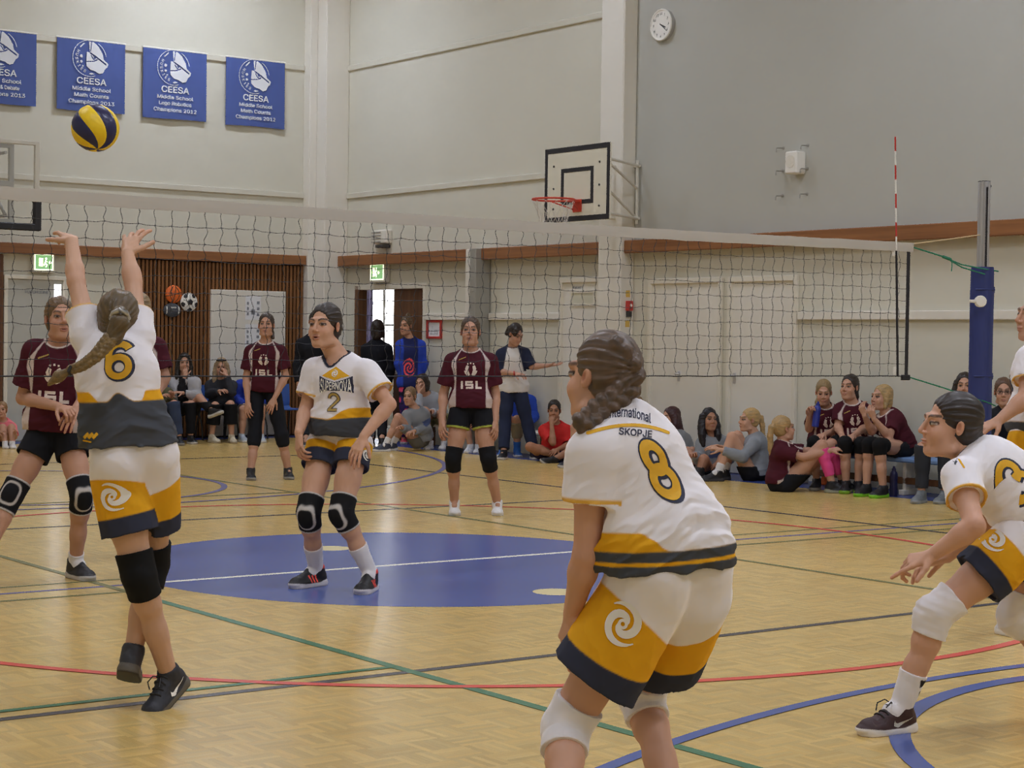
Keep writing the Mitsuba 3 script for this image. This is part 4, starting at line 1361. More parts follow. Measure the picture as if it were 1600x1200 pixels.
    def collar(s, V, width, neck_r=1.0):
        """1 within width of the edge of the neck opening."""
        c, R = s.tf(1.0)
        nx_ = unit(unit(s.hp(0, -.02, -.07) - s.J["nb"]) + R[2])
        nb, h = s.J["nb"], s.h
        fn = cone(nb + R[1] * .012 * h + nx_ * .005, nb + nx_ * .09 + R[1] * .05 * h, .057 * h * neck_r, .075 * h * neck_r)[0]
        d = fn(V[:, 0].astype(np.float32), V[:, 1].astype(np.float32), V[:, 2].astype(np.float32))
        fv = cone(nb + R[1] * .05 * h + nx_ * .05, nb + R[1] * .085 * h - R[2] * .085 * h, .062 * h * neck_r, .012 * h)[0]
        return d, fv(V[:, 0].astype(np.float32), V[:, 1].astype(np.float32), V[:, 2].astype(np.float32))

    def shorts(s, colfn, length=.45, loose=.018, top=.22, flare=.012, wr=.005, name="shorts", res=None, label=None, seed=2, inset=.012, slant=0.0):
        j, h = s.J, s.h
        res = res or s.res * .85
        ks = ["pel", "hL", "hR"] + (["kL", "kR"] if length > .3 else ["kL", "kR"]) + (["aL", "aR"] if length > 1 else [])
        lo, hi = s.bounds(ks, .19 * h)
        F = Fld(lo, hi, res)
        g = loose
        F.add(s.tell(.05, (0, -.005, .02), (.150, .108, .105), g * .8), .03)
        for q in (-1, 1):
            F.add(s.tell(.02, (q * .07, -.038, -.01), (.086, .090, .097), g * .8), .03)
        F.add(s.tell(.25, (0, 0, 0), (.13, .098, .10), g * .5), .03)
        holes = []
        for d in "LR":
            a, b = j["h" + d], j["k" + d]
            ax_ = unit(b - a)
            if length <= 1:
                e = a + (b - a) * length
                r0, r1 = .088 * h * s.slim + g, .080 * h * s.slim + g + flare
                nn = ax_ + slant * (s.rh * (1 if d == "R" else -1))
                F.add(clip_(cone(a, e + ax_ * .08, r0, r1), e, nn), .022 * h)
                holes.append((clip_(cone(e - ax_ * inset, e + ax_ * .12, r1 - .008), e - ax_ * inset, -ax_)))
            else:
                t_, c_ = s.leg(d, g * .7)
                for p in t_:
                    F.add(p, .02 * h)
                an = j["a" + d]
                e = b + (an - b) * (length - 1)
                a2 = unit(an - b)
                F.add(cone(b, b + (an - b) * min(.45, length - 1), .055 * h + g * .7, .052 * h + g * .7), .02 * h)
                F.add(clip_(cone(b, e + a2 * .05, .054 * h + g * .7, (.040 + flare) * h + g * .6), e, a2), .02 * h)
        for q in holes:
            F.sub(q, .003)
        c, R = s.tf(top)
        F.cut(c, R[2])
        if wr:
            def rip(P):
                t, x, y = s.ts(P)
                q = np.stack([x * 9, P[:, 2] * 7, y * 9], 1)
                n1 = meshkit.fbm(q + seed * 3.1, 3, seed)
                return wr * (-.9 * np.clip(1 - np.abs(2 * n1 - 1) * 2.2, 0, 1) + .4 * (meshkit.noise(np.stack([x * 40, t * 4, y * 40], 1), seed) - .5) * (t > .05))
            F.ripple(rip)
        s.f["shorts"] = F
        return s.piece(name, F, colfn, "cloth", label)

    def legpos(s, P, d):
        """Along the thigh from the hip (metres) and the distance from its axis, of points; and the sideways offset (outward)."""
        a, b = s.J["h" + d], s.J["k" + d]
        ax_ = unit(b - a)
        t = (P - a) @ ax_
        q = P - a - t[:, None] * ax_
        return t, np.linalg.norm(q, axis=1), q @ (s.rh * (1 if d == "R" else -1))

    def kneepad(s, d, col, above=.085, below=.085, g=.010, bulge=.014, trim=None, name="knee_pad", panel=None, label=None, wr=.0):
        j, h = s.J, s.h
        a, b, c = j["h" + d], j["k" + d], j["a" + d]
        th, sh = unit(b - a), unit(c - b)
        lo, hi = np.minimum.reduce([b - th * above * h, b + sh * below * h, b]) - .1 * h, np.maximum.reduce([b - th * above * h, b + sh * below * h, b]) + .1 * h
        F = Fld(lo, hi, s.res * .7)
        t_, c_ = s.leg(d, g)
        for p in t_:
            F.add(p, .012)
        for p in c_[:2] + c_[3:]:
            F.add(p, .012)
        back = (a + c) / 2 - b
        kn = unit(-(back - sh * (back @ sh))) if np.linalg.norm(np.cross(th, sh)) > .12 else s.tf(0)[1][1]
        kn = unit(kn + .25 * unit(np.cross(np.cross(th, kn), th)))
        if bulge:
            F.add(ell(b + kn * .040 * h + sh * .012 * h, np.stack([unit(np.cross(sh, kn)), kn, unit(np.cross(kn, np.cross(sh, kn)))]), np.array([.044, .022 + bulge, .062]) * h), .018)
        F.cut(b - th * above * h, -th)
        F.cut(b + sh * below * h, sh)
        if wr:
            F.ripple(lambda P: wr * (meshkit.noise(np.stack([(P - b) @ sh * 70, (P - b) @ kn * 12, P[:, 0] * 12], 1), 4) - .5))
        w = s.res * .7

        def cf(V):
            q = np.repeat(np.asarray(col)[None], len(V), 0) * (.94 + .12 * nz(V, 30, 2))[:, None]
            if trim is not None:
                t1 = (V - (b - th * above * h)) @ th
                t2 = ((b + sh * below * h) - V) @ sh
                q = over(q, trim, 1 - ss(.008, .008 + w, np.minimum(t1, t2)))
                if panel is not None:
                    lat = (V - b) @ unit(np.cross(sh, kn))
                    up_ = (V - b) @ -sh
                    r_ = (np.abs(lat / .047) ** 3 + np.abs((up_ + .005) / .062) ** 3) ** (1 / 3)
                    q = over(q, trim, (1 - ss(.05, .05 + w * 25, np.abs(r_ - 1))) * (((V - b) @ kn) > 0))
            return q
        return s.piece(name, F, cf, "cloth", label)

    def sock(s, d, col, top=.16, g=.006, name="sock", stripe=None, label=None):
        j, h = s.J, s.h
        b, c = j["k" + d], j["a" + d]
        sh = unit(c - b)
        o = c - sh * top * h
        lo, hi = np.minimum(o, c) - .09 * h, np.maximum(o, c) + .09 * h
        F = Fld(lo, hi, s.res * .7)
        t_, c_ = s.leg(d, g)
        for p in c_[1:3]:
            F.add(p, .01)
        F.add(cone(c, c + unit(j["t" + d] - c) * .04 * h, .036 * h, .036 * h), .01)
        F.cut(o, -sh)
        F.ripple(lambda P: .0012 * (meshkit.noise(np.stack([(P - c) @ sh * 60, P[:, 0] * 8, P[:, 1] * 8], 1), 3) - .5))

        def cf(V):
            q = np.repeat(np.asarray(col)[None], len(V), 0)
            return stripe(q, V, o, sh) if stripe else q
        return s.piece(name, F, cf, "cloth", label)

    def footframe(s, d, upref=None):
        j = s.J
        dd = unit(j["t" + d] - j["a" + d])
        u = unit(j["k" + d] - j["a" + d]) if upref is None else unit(upref)
        u = unit(u - dd * (u @ dd))
        a = math.radians(19.4)
        f = math.cos(a) * dd + math.sin(a) * u
        up = math.cos(a) * u - math.sin(a) * dd
        return np.stack([np.cross(f, up), f, up])

    def shoe(s, d, upper, sole="#d8d6d2", accent=None, tongue=None, flatfoot=True, size=1.0, high=.0, lace=None, name="shoe", label=None, solecol=None, swoosh=None, stripes=None, inside=1, lift=0.0):
        j, h = s.J, s.h * size
        A = j["a" + d].copy()
        R = s.footframe(d, np.array([0, 0, 1.0]) if flatfoot else None)
        if flatfoot:
            f = R[1] * [1, 1, 0]
            f = unit(f)
            R = np.stack([np.cross(f, [0, 0, 1.0]), f, np.array([0, 0, 1.0])])
            A[2] = .088 * h + lift
        P = lambda x, y, z: A + h * (x * R[0] + y * R[1] + z * R[2])                                                # noqa: E731
        e = .23 * h
        F = Fld(A + h * .06 * R[1] - e, A + h * .06 * R[1] + e, max(s.res * .55, .0028))
        ins = -1 if d == "R" else 1                              # towards the inner side of the foot
        E = lambda c, r, k=.015: F.add(ell(P(*c), R, np.array(r) * h), k * h)                                       # noqa: E731
        E((0, -.022, -.045), (.036, .042, .048))
        F.add(cone(P(0, -.004, .004 + high), P(0, -.008, -.03), .042 * h, .040 * h), .012 * h)
        F.add(cone(P(0, .012, -.018), P(0, .115, -.056), .036 * h, .030 * h), .014 * h)
        E((ins * .004, .095, -.062), (.046, .060, .030))
        E((ins * .006, .135, -.066), (.042, .052, .024))
        E((0, .03, -.062), (.036, .07, .030))
        F.add(cone(P(0, .03, .0 + high), P(0, .05, -.012), .020 * h, .024 * h), .006)
        # sole
        F.add(cone(P(0, -.028, -.074), P(ins * .004, .13, -.074), .041 * h, .047 * h), .002)
        F.cut(P(0, 0, -.088), -R[2], .004)
        F.sub(cone(P(0, -.004, .0 + high), P(0, -.004, .08), .034 * h, .036 * h), .004)
        s.f["shoe" + d] = F
        w = F.h
        up_c, so_c = hx(upper), hx(sole)

        def cf(V):
            L = (V - A) @ R.T / h
            x, y, z = L.T
            q = np.repeat(up_c[None], len(V), 0) * (.9 + .2 * nz(V, 90, 2))[:, None]
            if accent is not None:
                q = over(q, hx(accent), ss(-.006, -.002, z - .008 + y * .1) * (y < .022))
            if tongue is not None:
                q = over(q, hx(tongue), (1 - ss(.014, .018, np.abs(x))) * (y > .02) * (y < .10) * (z > -.05))
            edge = -.066 + .012 * ss(.02, -.05, y) + .006 * ss(.10, .17, y)
            q = over(q, so_c, 1 - ss(edge, edge + w / h, z))
            if solecol is not None:
                q = over(q, hx(solecol), 1 - ss(-.083, -.083 + w / h, z))
            return q
        k = s.piece(name, F, cf, "rubber", label)
        if lace is not None:
            ms = []
            for i in range(4):
                y0 = .035 + .02 * i
                z0 = -.006 - .0105 * i
                pts = [P(x, y0 + .006 * (1 - abs(x) / .024), z0 + .012 - .5 * x * x / .024) for x in np.linspace(-.026, .026, 7)]
                pts = s.stick(F, np.array(pts), R[2], .003)
                ms.append(tube(pts, .0032, 5))
            ms.append(tube([P(0, .036, .012 + high), P(.02, .055, .028), P(.035, .075, .015), P(.03, .085, -.01)], .0024, 5))
            ms.append(tube([P(0, .036, .012 + high), P(-.02, .06, .026), P(-.03, .09, .012)], .0024, 5))
            put(k + "__laces", cat_(ms), M(lace))
        if swoosh:
            for side in (-1, 1):
                sh_ = Polygon([(-.005, -.014), (.012, -.021), (.035, -.012), (.085, .012), (.038, -.002), (.014, -.0075), (.004, -.002), (.004, .006)])
                s.decal(k + "__emblem", F, affinity.scale(sh_, -1, 1, origin=(0.04, 0)) if True else sh_, P(side * .08, -.022, -.040), R[1] * h, R[2] * h, R[0] * side, swoosh)
        if stripes:
            for side in (-1, 1):
                sh_ = unary_union([stroke([(.012 + q * .02, -.022), (.024 + q * .02, .016)], .011) for q in range(3)])
                s.decal(k + "__stripe", F, sh_, P(side * .08, .015, -.040), R[1] * h, R[2] * h, R[0] * side, stripes)
        return k

    # ---- prints that lie on a surface
    def stick(s, F, P, n, eps, mask=False):
        """The points P moved along -n (from .1 outside) onto the surface of F."""
        n = unit(n)
        ts_ = np.arange(-.06, .30, min(.0025, F.h * .5))
        Q = P[:, None] - ts_[None, :, None] * n
        v = F.val(Q.reshape(-1, 3)).reshape(len(P), -1)
        hit = v < 0
        i = np.where(hit.any(1), hit.argmax(1), len(ts_) - 1)
        i = np.maximum(i, 1)
        r_ = np.arange(len(P))
        va, vb = v[r_, i - 1], v[r_, i]
        t = ts_[i - 1] + (ts_[i] - ts_[i - 1]) * np.clip(va / np.where(np.abs(va - vb) < 1e-9, 1, va - vb), 0, 1)
        out = P - (t - eps)[:, None] * n
        miss = ~hit.any(1)
        if miss.any() and (~miss).any():
            out[miss] = P[miss] - (np.median(t[~miss]) - eps) * n
        return (out, hit.any(1)) if mask else out

    def decal(s, name, F, shape, O, U, V, n, mat, eps=.0022, edge=None, label=None):
        """A flat print: shape (xy) laid at O with axes U, V and pressed along -n onto the field F."""
        edge = edge or max(F.h * 1.6, .006)
        n = unit(n)
        if isinstance(shape, trimesh.Trimesh):
            m = shape
            m = trimesh.Trimesh(m.vertices, m.faces[(m.face_normals[:, 2] > .9)], process=True)
            v2, f = np.array(m.vertices)[:, :2], np.array(m.faces)
        else:
            vs, fs, c = [], [], 0
            for g in getattr(shape, "geoms", [shape]):
                if g.geom_type == "Polygon" and g.area > 1e-9:
                    a, b = trimesh.creation.triangulate_polygon(g, engine="earcut")
                    vs.append(a)
                    fs.append(b + c)
                    c += len(a)
            v2, f = np.vstack(vs), np.vstack(fs)
        v3 = np.column_stack([v2, np.zeros(len(v2))])
        sc = max(np.linalg.norm(U), 1e-9)
        v3, f = trimesh.remesh.subdivide_to_size(v3, f, edge / sc, max_iter=8)
        P = np.asarray(O) + v3[:, :1] * np.asarray(U) + v3[:, 1:2] * np.asarray(V)
        P, hit = s.stick(F, P, n, eps, True)
        if not hit.any():
            return None
        if hit[f].all(1).any():
            f = f[hit[f].all(1)]
        e = np.linalg.norm(P[f] - P[f][:, [1, 2, 0]], axis=2).max(1)
        f = f[e < max(.03, 6 * edge)] if (e < max(.03, 6 * edge)).any() else f
        tri = P[f]
        good = np.linalg.norm(np.cross(tri[:, 1] - tri[:, 0], tri[:, 2] - tri[:, 0]), axis=1) > 0
        f = f[good]
        nn = np.cross(P[f][:, 1] - P[f][:, 0], P[f][:, 2] - P[f][:, 0]).sum(0)
        if nn @ n < 0:
            f = f[:, ::-1]
        key = name if name.startswith(s.key) else s.key + "__" + name
        return put(key, (P, f), M(mat), smooth=True, label=label)

    # ---- hair
    def hair(s, col, style="pulled", extra=(), streak=.55, hl=.0, res=None, thick=.009, part=None, grow=0.0, name="hair", label=None, chains=(), tight=.010):
        """Scalp cap; extra: chains in head coordinates [(x, y, z, r), ...]; chains: world points with radii."""
        h = s.h
        W = [[(s.hp(*p[:3]), p[3] * h) for p in ch] for ch in extra] + [[(np.asarray(p), r_) for p, r_ in ch] for ch in chains]
        allp = np.array([p for ch in W for p, r_ in ch] + [s.J["hd"] - .12 * h, s.J["hd"] + .14 * h])
        pad = .035 * h
        F = Fld(allp.min(0) - pad, allp.max(0) + pad, res or s.hres * 1.1)
        F.add(ell(s.hp(0, -.0255, .036), s.HR, np.array([.0665 + thick, .087 + thick, .0785 + thick]) * h), .01)
        F.add(ell(s.hp(0, -.045, -.020), s.HR, np.array([.066, .060, .062]) * h), .03 * h)
        low = -.055
        if style in ("long", "side"):
            for q in (-1, 1):
                F.add(cone(s.hp(q * .060, -.01, .03), s.hp(q * .066, .005, -.085), .026 * h, .022 * h), .02 * h)
            low = -.12
            F.add(ell(s.hp(0, -.055, -.06), s.HR, np.array([.074, .05, .09]) * h), .02 * h)
        F.cut(s.hp(0, 0, low), -s.Hz + .45 * s.Hy, .01)
        z0 = -.048 + hl
        F.sub(ell(s.hp(0, .092, z0), s.HR, np.array([.067, .082, .122]) * h), .02 * h)
        if style == "pulled":
            for q in (-1, 1):
                F.sub(cone(s.hp(q * .082, -.004, -.012), s.hp(q * .07, .05, -.055), .024 * h, .03 * h), .012 * h)
                F.sub(cone(s.hp(q * .080, -.010, -.02), s.hp(q * .06, .01, -.10), .020 * h, .024 * h), .012 * h)
        for ch in W:
            for (a, ra), (b, rb) in zip(ch, ch[1:]):
                F.add(cone(a, b, ra, rb), tight * h)

        def rip(P):
            x, y, z = s.hl(P).T
            a = np.arctan2(z - .02, x)
            q = np.stack([a * 9, y * 10, np.hypot(x, z) * 25], 1)
            return .0050 * h * (meshkit.fbm(q, 2, 11) - .5) * 2
        F.ripple(rip)
        s.f["hair"] = F
        base = hx(col)

        def cf(V):
            x, y, z = s.hl(V).T
            a = np.arctan2(z - .03, x)
            n1 = meshkit.noise(np.stack([a * 13, y * 9, np.hypot(x, z) * 50], 1), 5)
            n2 = meshkit.noise(np.stack([x * 160, y * 40, z * 22], 1), 6)
            k = 1 + streak * 2 * (.6 * n1 + .4 * n2 - .5)
            return base[None] * k[:, None] * np.array([1.04, 1, .96])[None] ** ((n1 - .5) * 4)[:, None]
        return s.piece(name, F, cf, "hair", label)


def braid(path, w, turns, r=None, taper=.6):
    """Three strands plaited along a path of world points; w: how far a strand swings to the side."""
    P = np.asarray(path, float)
    L = np.r_[0, np.cumsum(np.linalg.norm(np.diff(P, axis=0), axis=1))]
    t = np.linspace(0, 1, int(turns * 12) + 1)
    C = np.stack([np.interp(t, L / L[-1], P[:, i]) for i in range(3)], -1)
    for _ in range(6):
        C[1:-1] = (C[:-2] + 2 * C[1:-1] + C[2:]) / 4
    d = np.gradient(C, axis=0)
    d /= np.linalg.norm(d, axis=1, keepdims=True)
    sd = np.cross(d, FW)
    sd /= np.linalg.norm(sd, axis=1, keepdims=True)
    nn = np.cross(sd, d)
    k = (1 - (1 - taper) * t)
    r = r or w * .72
    out = []
    for i in range(3):
        a = 2 * np.pi * (turns * t + i / 3)
        Q = C + (w * k * np.sin(a))[:, None] * sd + (.55 * w * k * np.sin(2 * a))[:, None] * nn
        out.append([(q, r * kk) for q, kk in zip(Q, k)])
    return out


# ---- prints used by several people
def digit(ch):
    """A rounded block figure 1.0 tall, centre line strokes, centred on the origin."""
    w = .30
    P = {"0": [arc(0, .22, w, .28, 0, 180, 14).tolist() + arc(0, -.22, w, .28, 180, 360, 14).tolist() + [(w, .22)]],
         "8": [arc(0, .235, .235, .265, -98, 278, 28).tolist(), arc(0, -.235, .285, .265, 82, 458, 28).tolist()],
         "6": [arc(0, -.2, w, .30, -8, 368, 28).tolist(), arc(0, .2, w, .30, 30, 180, 14).tolist() + [(-w, -.2)]],
         "2": [arc(0, .22, w, .28, 180, -20, 16).tolist() + [(-w, -.5), (w, -.5)]],
         "3": [arc(0, .24, .27, .26, 160, -90, 18).tolist(), arc(0, -.22, w, .28, 90, -160, 18).tolist()],
         "5": [[(w, .5), (-.25, .5), (-.25, .08)] + arc(0, -.17, w, .33, 120, -150, 20).tolist()]}[ch]
    return [LineString(p) for p in P]


def number_shape(ch, w):
    return unary_union([l.buffer(w / 2, cap_style="flat", join_style="round") for l in digit(ch)])


def swirl():
    """Galaxy spiral, unit radius."""
    S = []
    for a0 in (0, math.pi):
        t = np.linspace(0, 1, 40)
        r_ = .18 + .82 * t
        a = a0 + 5.4 * t
        mid = np.stack([r_ * np.cos(a), r_ * np.sin(a)], 1)
        wd = .06 + .30 * np.sin(np.pi * np.clip(t * 1.02, 0, 1)) ** .7
        nrm = np.stack([np.cos(a), np.sin(a)], 1)
        S.append(Polygon(np.vstack([mid + nrm * wd[:, None] * .55, (mid - nrm * wd[:, None] * .55)[::-1]])).buffer(0))
    return unary_union(S + [Point(0, 0).buffer(.24).difference(Point(0, 0).buffer(.10))])


SWIRL = swirl()


# ------------------------------------------------------------------ team kits
WHITE, GREY, NAVY, YEL, MAR = hx("#e3dfe4"), hx("#43464d"), hx("#2b2e3d"), hx("#dba11e"), hx("#481723")


def sleeve_end(p, V, frac, width, d):
    a, b = p.J["s" + d], p.J["e" + d]
    ax_ = unit(b - a)
    L = np.linalg.norm(b - a) * frac
    t = (V - a) @ ax_
    r_ = np.linalg.norm(V - a - t[:, None] * ax_, axis=1)
    w = .004
    return ss(L - width - w, L - width + w, t) * (r_ < .10 * p.h) * (t < L + .004)


def nova_jersey(p, hem, sleeve, band, wing, trimw=.007, collar=True, line=None, vneck=False):
    """band(x, y): height (m) of the grey hem band at the offsets x right, y forward; wing(x, y): height of the yellow above it."""
    Ls = np.linalg.norm(p.J["nb"] - p.J["pel"])

    def cf(V):
        t, x, y = p.ts(V)
        q = np.repeat(WHITE[None], len(V), 0)
        hd = -(V - p.hem[0]) @ p.hem[1]
        arm = np.zeros(len(V))
        for d in "LR":
            a, b = p.J["s" + d], p.J["e" + d]
            tt = (V - a) @ unit(b - a)
            rr = np.linalg.norm(V - a - tt[:, None] * unit(b - a), axis=1)
            arm = np.maximum(arm, ((rr < .095 * p.h) & (tt > .05)).astype(float) * (t > .45))
        w = p.res * .6
        g = band(x, y)
        ye = wing(x, y)
        q = over(q, YEL, (1 - ss(g + ye - w, g + ye + w, hd)) * (1 - arm))
        q = over(q, GREY, (1 - ss(g - w, g + w, hd)) * (1 - arm))
        if line:
            q = over(q, YEL, (1 - ss(.0035, .0035 + w, np.abs(hd - line(x, y)))) * (1 - arm))
        for d in "LR":
            q = over(q, hx("#d9a84a"), sleeve_end(p, V, sleeve, trimw, d))
        if collar:
            dc, dv = p.collar(V, .012)
            if vneck:
                dc = np.minimum(dc, dv)
            q = over(q, NAVY, 1 - ss(.012, .012 + w, dc))
        return q
    return cf


def nova_shorts(p, length, dark=.055, yel=.12, slope=.25, yel2=None):
    def cf(V):
        q = np.repeat(WHITE[None], len(V), 0)
        best = None
        for d in "LR":
            t, r_, o = p.legpos(V, d)
            L = np.linalg.norm(p.J["k" + d] - p.J["h" + d]) * length
            k = (L - t, r_, o)
            best = k if best is None else tuple(np.where(r_ < best[1], n_, b_) for n_, b_ in zip(k, best))
        up, r_, o = best
        w = p.res * .6
        top = dark + yel + slope * o
        q = over(q, YEL, 1 - ss(top - w, top + w, up))
        q = over(q, NAVY * 1.25, 1 - ss(dark - w, dark + w, up))
        return q
    return cf


def maroon_jersey(p, hem=0.0, panel=True, back=False, col=None):
    c0 = MAR if col is None else col
    tk = np.array([-.3, 0, .15, .3, .45, .6, .72, .82, .92, 1.05])
    xk = np.array([.17, .150, .135, .122, .118, .122, .130, .128, .105, .07])
    wk = np.array([.040, .034, .018, .006, .004, .010, .017, .014, .005, .003])

    def cf(V):
        t, x, y = p.ts(V)
        q = np.repeat(c0[None], len(V), 0) * (.92 + .16 * nz(V, 14, 4))[:, None]
        if panel:
            xc, wc = np.interp(t, tk, xk) * p.h, np.interp(t, tk, wk) * p.h
            w = p.res * .6
            q = over(q, hx("#c9bab6"), (1 - ss(wc - w * .3, wc + w, np.abs(np.abs(x) - xc))) * ((y > -.02) if not back else 1.0))
        dc, dv = p.collar(V, .012)
        return over(q, hx("#d2c5bf"), (1 - ss(.011, .011 + p.res * .6, dc)) * (y > .01))
    return cf


LEAF = unary_union([Point(0, 0).buffer(1.0).difference(Point(0, 0).buffer(.70)).intersection(Polygon([(-2, -.1), (-.25, -.1), (-.1, -2), (-2, -2)])),
                    Point(0, 0).buffer(1.0).difference(Point(0, 0).buffer(.70)).intersection(Polygon([(2, -.1), (.25, -.1), (.1, -2), (2, -2)])),
                    Polygon([(-.85, .2), (-.6, .75), (-.25, .55), (-.35, -.05), (-.08, -.75), (-.65, -.45)]), Polygon([(.85, .2), (.6, .75), (.25, .55), (.35, -.05), (.08, -.75), (.65, -.45)]),
                    Polygon([(-.12, .9), (.12, .9), (.1, 1.12), (-.1, 1.12)]), Polygon([(-.55, .85), (-.35, .8), (-.3, 1.0), (-.5, 1.05)]), Polygon([(.55, .85), (.35, .8), (.3, 1.0), (.5, 1.05)])])
ISL = unary_union([stroke([(-1.1, 0), (-1.1, 1)], .28), stroke([(.25, .86), (-.55, .86), (-.55, .5), (.2, .5), (.2, .14), (-.6, .14)], .26), stroke([(.72, 1), (.72, .13), (1.35, .13)], .28)])


def maroon_print(p, y0=.64, y1=.36, scale=1.0):
    """The pale emblem and the letters ISL on the chest, and the small gold maker's mark."""
    F = p.f["shirt"]
    for sh, t, s_, mat, nm, dx in ((LEAF, y0, .051, "ink_cream", "emblem", 0), (ISL, y1, .062, "ink_cream", "lettering", 0)):
        c, R = p.tf(t)
        off = -.5 if nm == "lettering" else 0
        p.decal(nm, F, affinity.translate(sh, 0, off), c + R[1] * .12 - R[0] * dx, -R[0] * s_ * p.h * scale, R[2] * s_ * p.h * scale, R[1], mat)
    c, R = p.tf(.86)
    p.decal("maker_mark", F, affinity.rotate(sbox(-.03, -.004, .03, .004), 22), c + R[1] * .1 + R[0] * .065 * p.h, -R[0] * p.h, R[2] * p.h, R[1], "ink_gold")


def outline_number(p, ch, c, U, V, n, s_, name="number", F=None, wide=.17):
    F = F or p.f["shirt"]
    p.decal(name, F, affinity.translate(number_shape(ch, wide + .11), .025, -.015), c, U * s_, V * s_, n, "ink_navy", eps=.0016, label="dark outline of the figure")
    p.decal(name, F, number_shape(ch, wide), c, U * s_, V * s_, n, "ink_yellow", eps=.0034, label="yellow figure")


# ------------------------------------------------------------------ players in white
def setter():
    J = dict(hd=(507, 509, -.02), nb=(533, 563, .03), sL=(573, 580, -.06), sR=(492, 578, .06), eL=(608, 632, -.16), wL=(568, 682, -.26), eR=(478, 640, .06), wR=(467, 676, -.10),
             pel=(531, 668, .02), hL=(555, 694, -.02), hR=(506, 694, .06), kL=(533, 800, -.20), kR=(482, 800, -.14), aL=(577, 893, "a"), aR=(494, 893, "a"), tL=(568, 922, "t"), tR=(455, 914, "t"))
    p = Person("tall dark-haired girl in a white jersey lettered SUPERNOVA standing on the blue circle", 9.85, J, 1.05, .0062, .0034, .0036, face=(-.40, .04, -.92), tilt=.02, skin=hx("#c4987f"))
    p.J["aR"] = at(494, 893, (p.J["tR"] - EYE) @ FW + .13)
    p.J["aR"][2] = .088
    p.J["aL"] = at(578, 888, (p.J["tL"] - EYE) @ FW + .13)
    p.J["aL"][2] = .10
    p.make_body()
    p.make_head(mouth=.004, look=(-.5, .2), lips="#a0564f", brow="#2c2220")
    p.hand("L", fdir=(-.35, -.75, -.35), palm=(.5, .1, .9), curl=(.2, .25, .3, .35))
    p.hand("R", fdir=(.05, -1, -.2), palm=(.8, 0, .5), curl=(.5, .55, .6, .6))
    p.finish()
    hem = -.11
    p.shirt(nova_jersey(p, hem, .62, lambda x, y: .080 + .01 * np.abs(x) / .1, lambda x, y: .004 + .05 * ss(.0, .12, -x), vneck=True), .62, .016, .016, hem, "v", .007, .022, seed=3, neck_r=1.02)
    p.shorts(nova_shorts(p, .34, .075, .05, .1), .34, .014, .25, .012, .004)
    F = p.f["shirt"]
    c, R = p.tf(.60)
    n = unit(R[1])
    U, V = -R[0] * p.h, R[2] * p.h
    O = c + n * .12
    def st(u, v):
        return at(u, v, 9.6)
    Us, Vs = unit(U), unit(V)
    O = st(501, 598)
    dia = Polygon([(-.078, .012), (0, .062), (.078, .012), (.035, .0), (0, -.012), (-.035, .0)])
    p.decal("emblem", F, dia, O + Vs * .030, Us, Vs, n, "ink_yellow", label="yellow diamond")
    p.decal("emblem", F, SWIRL, O + Vs * .055, Us * .020, Vs * .020, n, "ink_white", eps=.004, edge=.004, label="white swirl")
    band = Polygon([(-.094, .042), (-.05, .022), (0, .008), (.05, .022), (.094, .042), (.092, -.048), (.05, -.038), (-.05, -.038), (-.092, -.048)])
    p.decal("emblem", F, band, O, Us, Vs, n, "ink_navy", eps=.003, label="dark name band")
    m = text("SUPERNOVA", .030, True)
    v = np.array(m.vertices)
    x = v[:, 0] / np.ptp(v[:, 0])
    k = 1 + 1.35 * np.abs(2 * x) ** 1.3
    m.vertices = np.column_stack([x * .172, (v[:, 1] - .015) * 1.15 * k - .012, v[:, 2]])
    p.decal("lettering", F, m, O, Us, Vs, n, "ink_white", eps=.0048, edge=.004, label="white letters SUPERNOVA")
    c, R = p.tf(.36)
    p.decal("number", F, number_shape("2", .24), st(498, 627), -R[0] * .085, R[2] * .085, R[1], "ink_navy", eps=.002)
    p.decal("number", F, number_shape("2", .15), st(498, 627), -R[0] * .085, R[2] * .085, R[1], "ink_gold", eps=.004, label="gold figure 2")
    # swirl on her left leg of the shorts
    a, b = p.J["hL"], p.J["kL"]
    ax_ = unit(b - a)
    n = unit(-p.rh + .25 * p.tf(0)[1][1])
    p.decal("swirl", p.f["shorts"], SWIRL, a + ax_ * .06 + n * .14, np.cross(n, -ax_) * -.035, -ax_ * .035, n, "ink_white", label="white swirl on the shorts")
    for d in "RL":
        p.kneepad(d, hx("#17171a"), .085, .095, .009, .012, trim=hx("#b8b4b2"), panel=True, label="black knee pad with pale piping")
        p.sock(d, hx("#dcd9dc"), .155)
    p.shoe("R", "#1d1d20", "#c9c6cc", accent="#d84a4a", lace=None, stripes="m_ink_coral"[2:], name="shoe", label="black trainer with coral stripes")
    p.shoe("L", "#1d1d20", "#c9c6cc", accent="#d84a4a", stripes="ink_coral", flatfoot=True, label="black trainer with coral stripes")
    p.hair("#2f2622", "pulled", [[(0, -.075, -.01, .034), (0, -.09, -.06, .028), (.0, -.08, -.11, .018)]], .25)
    return p


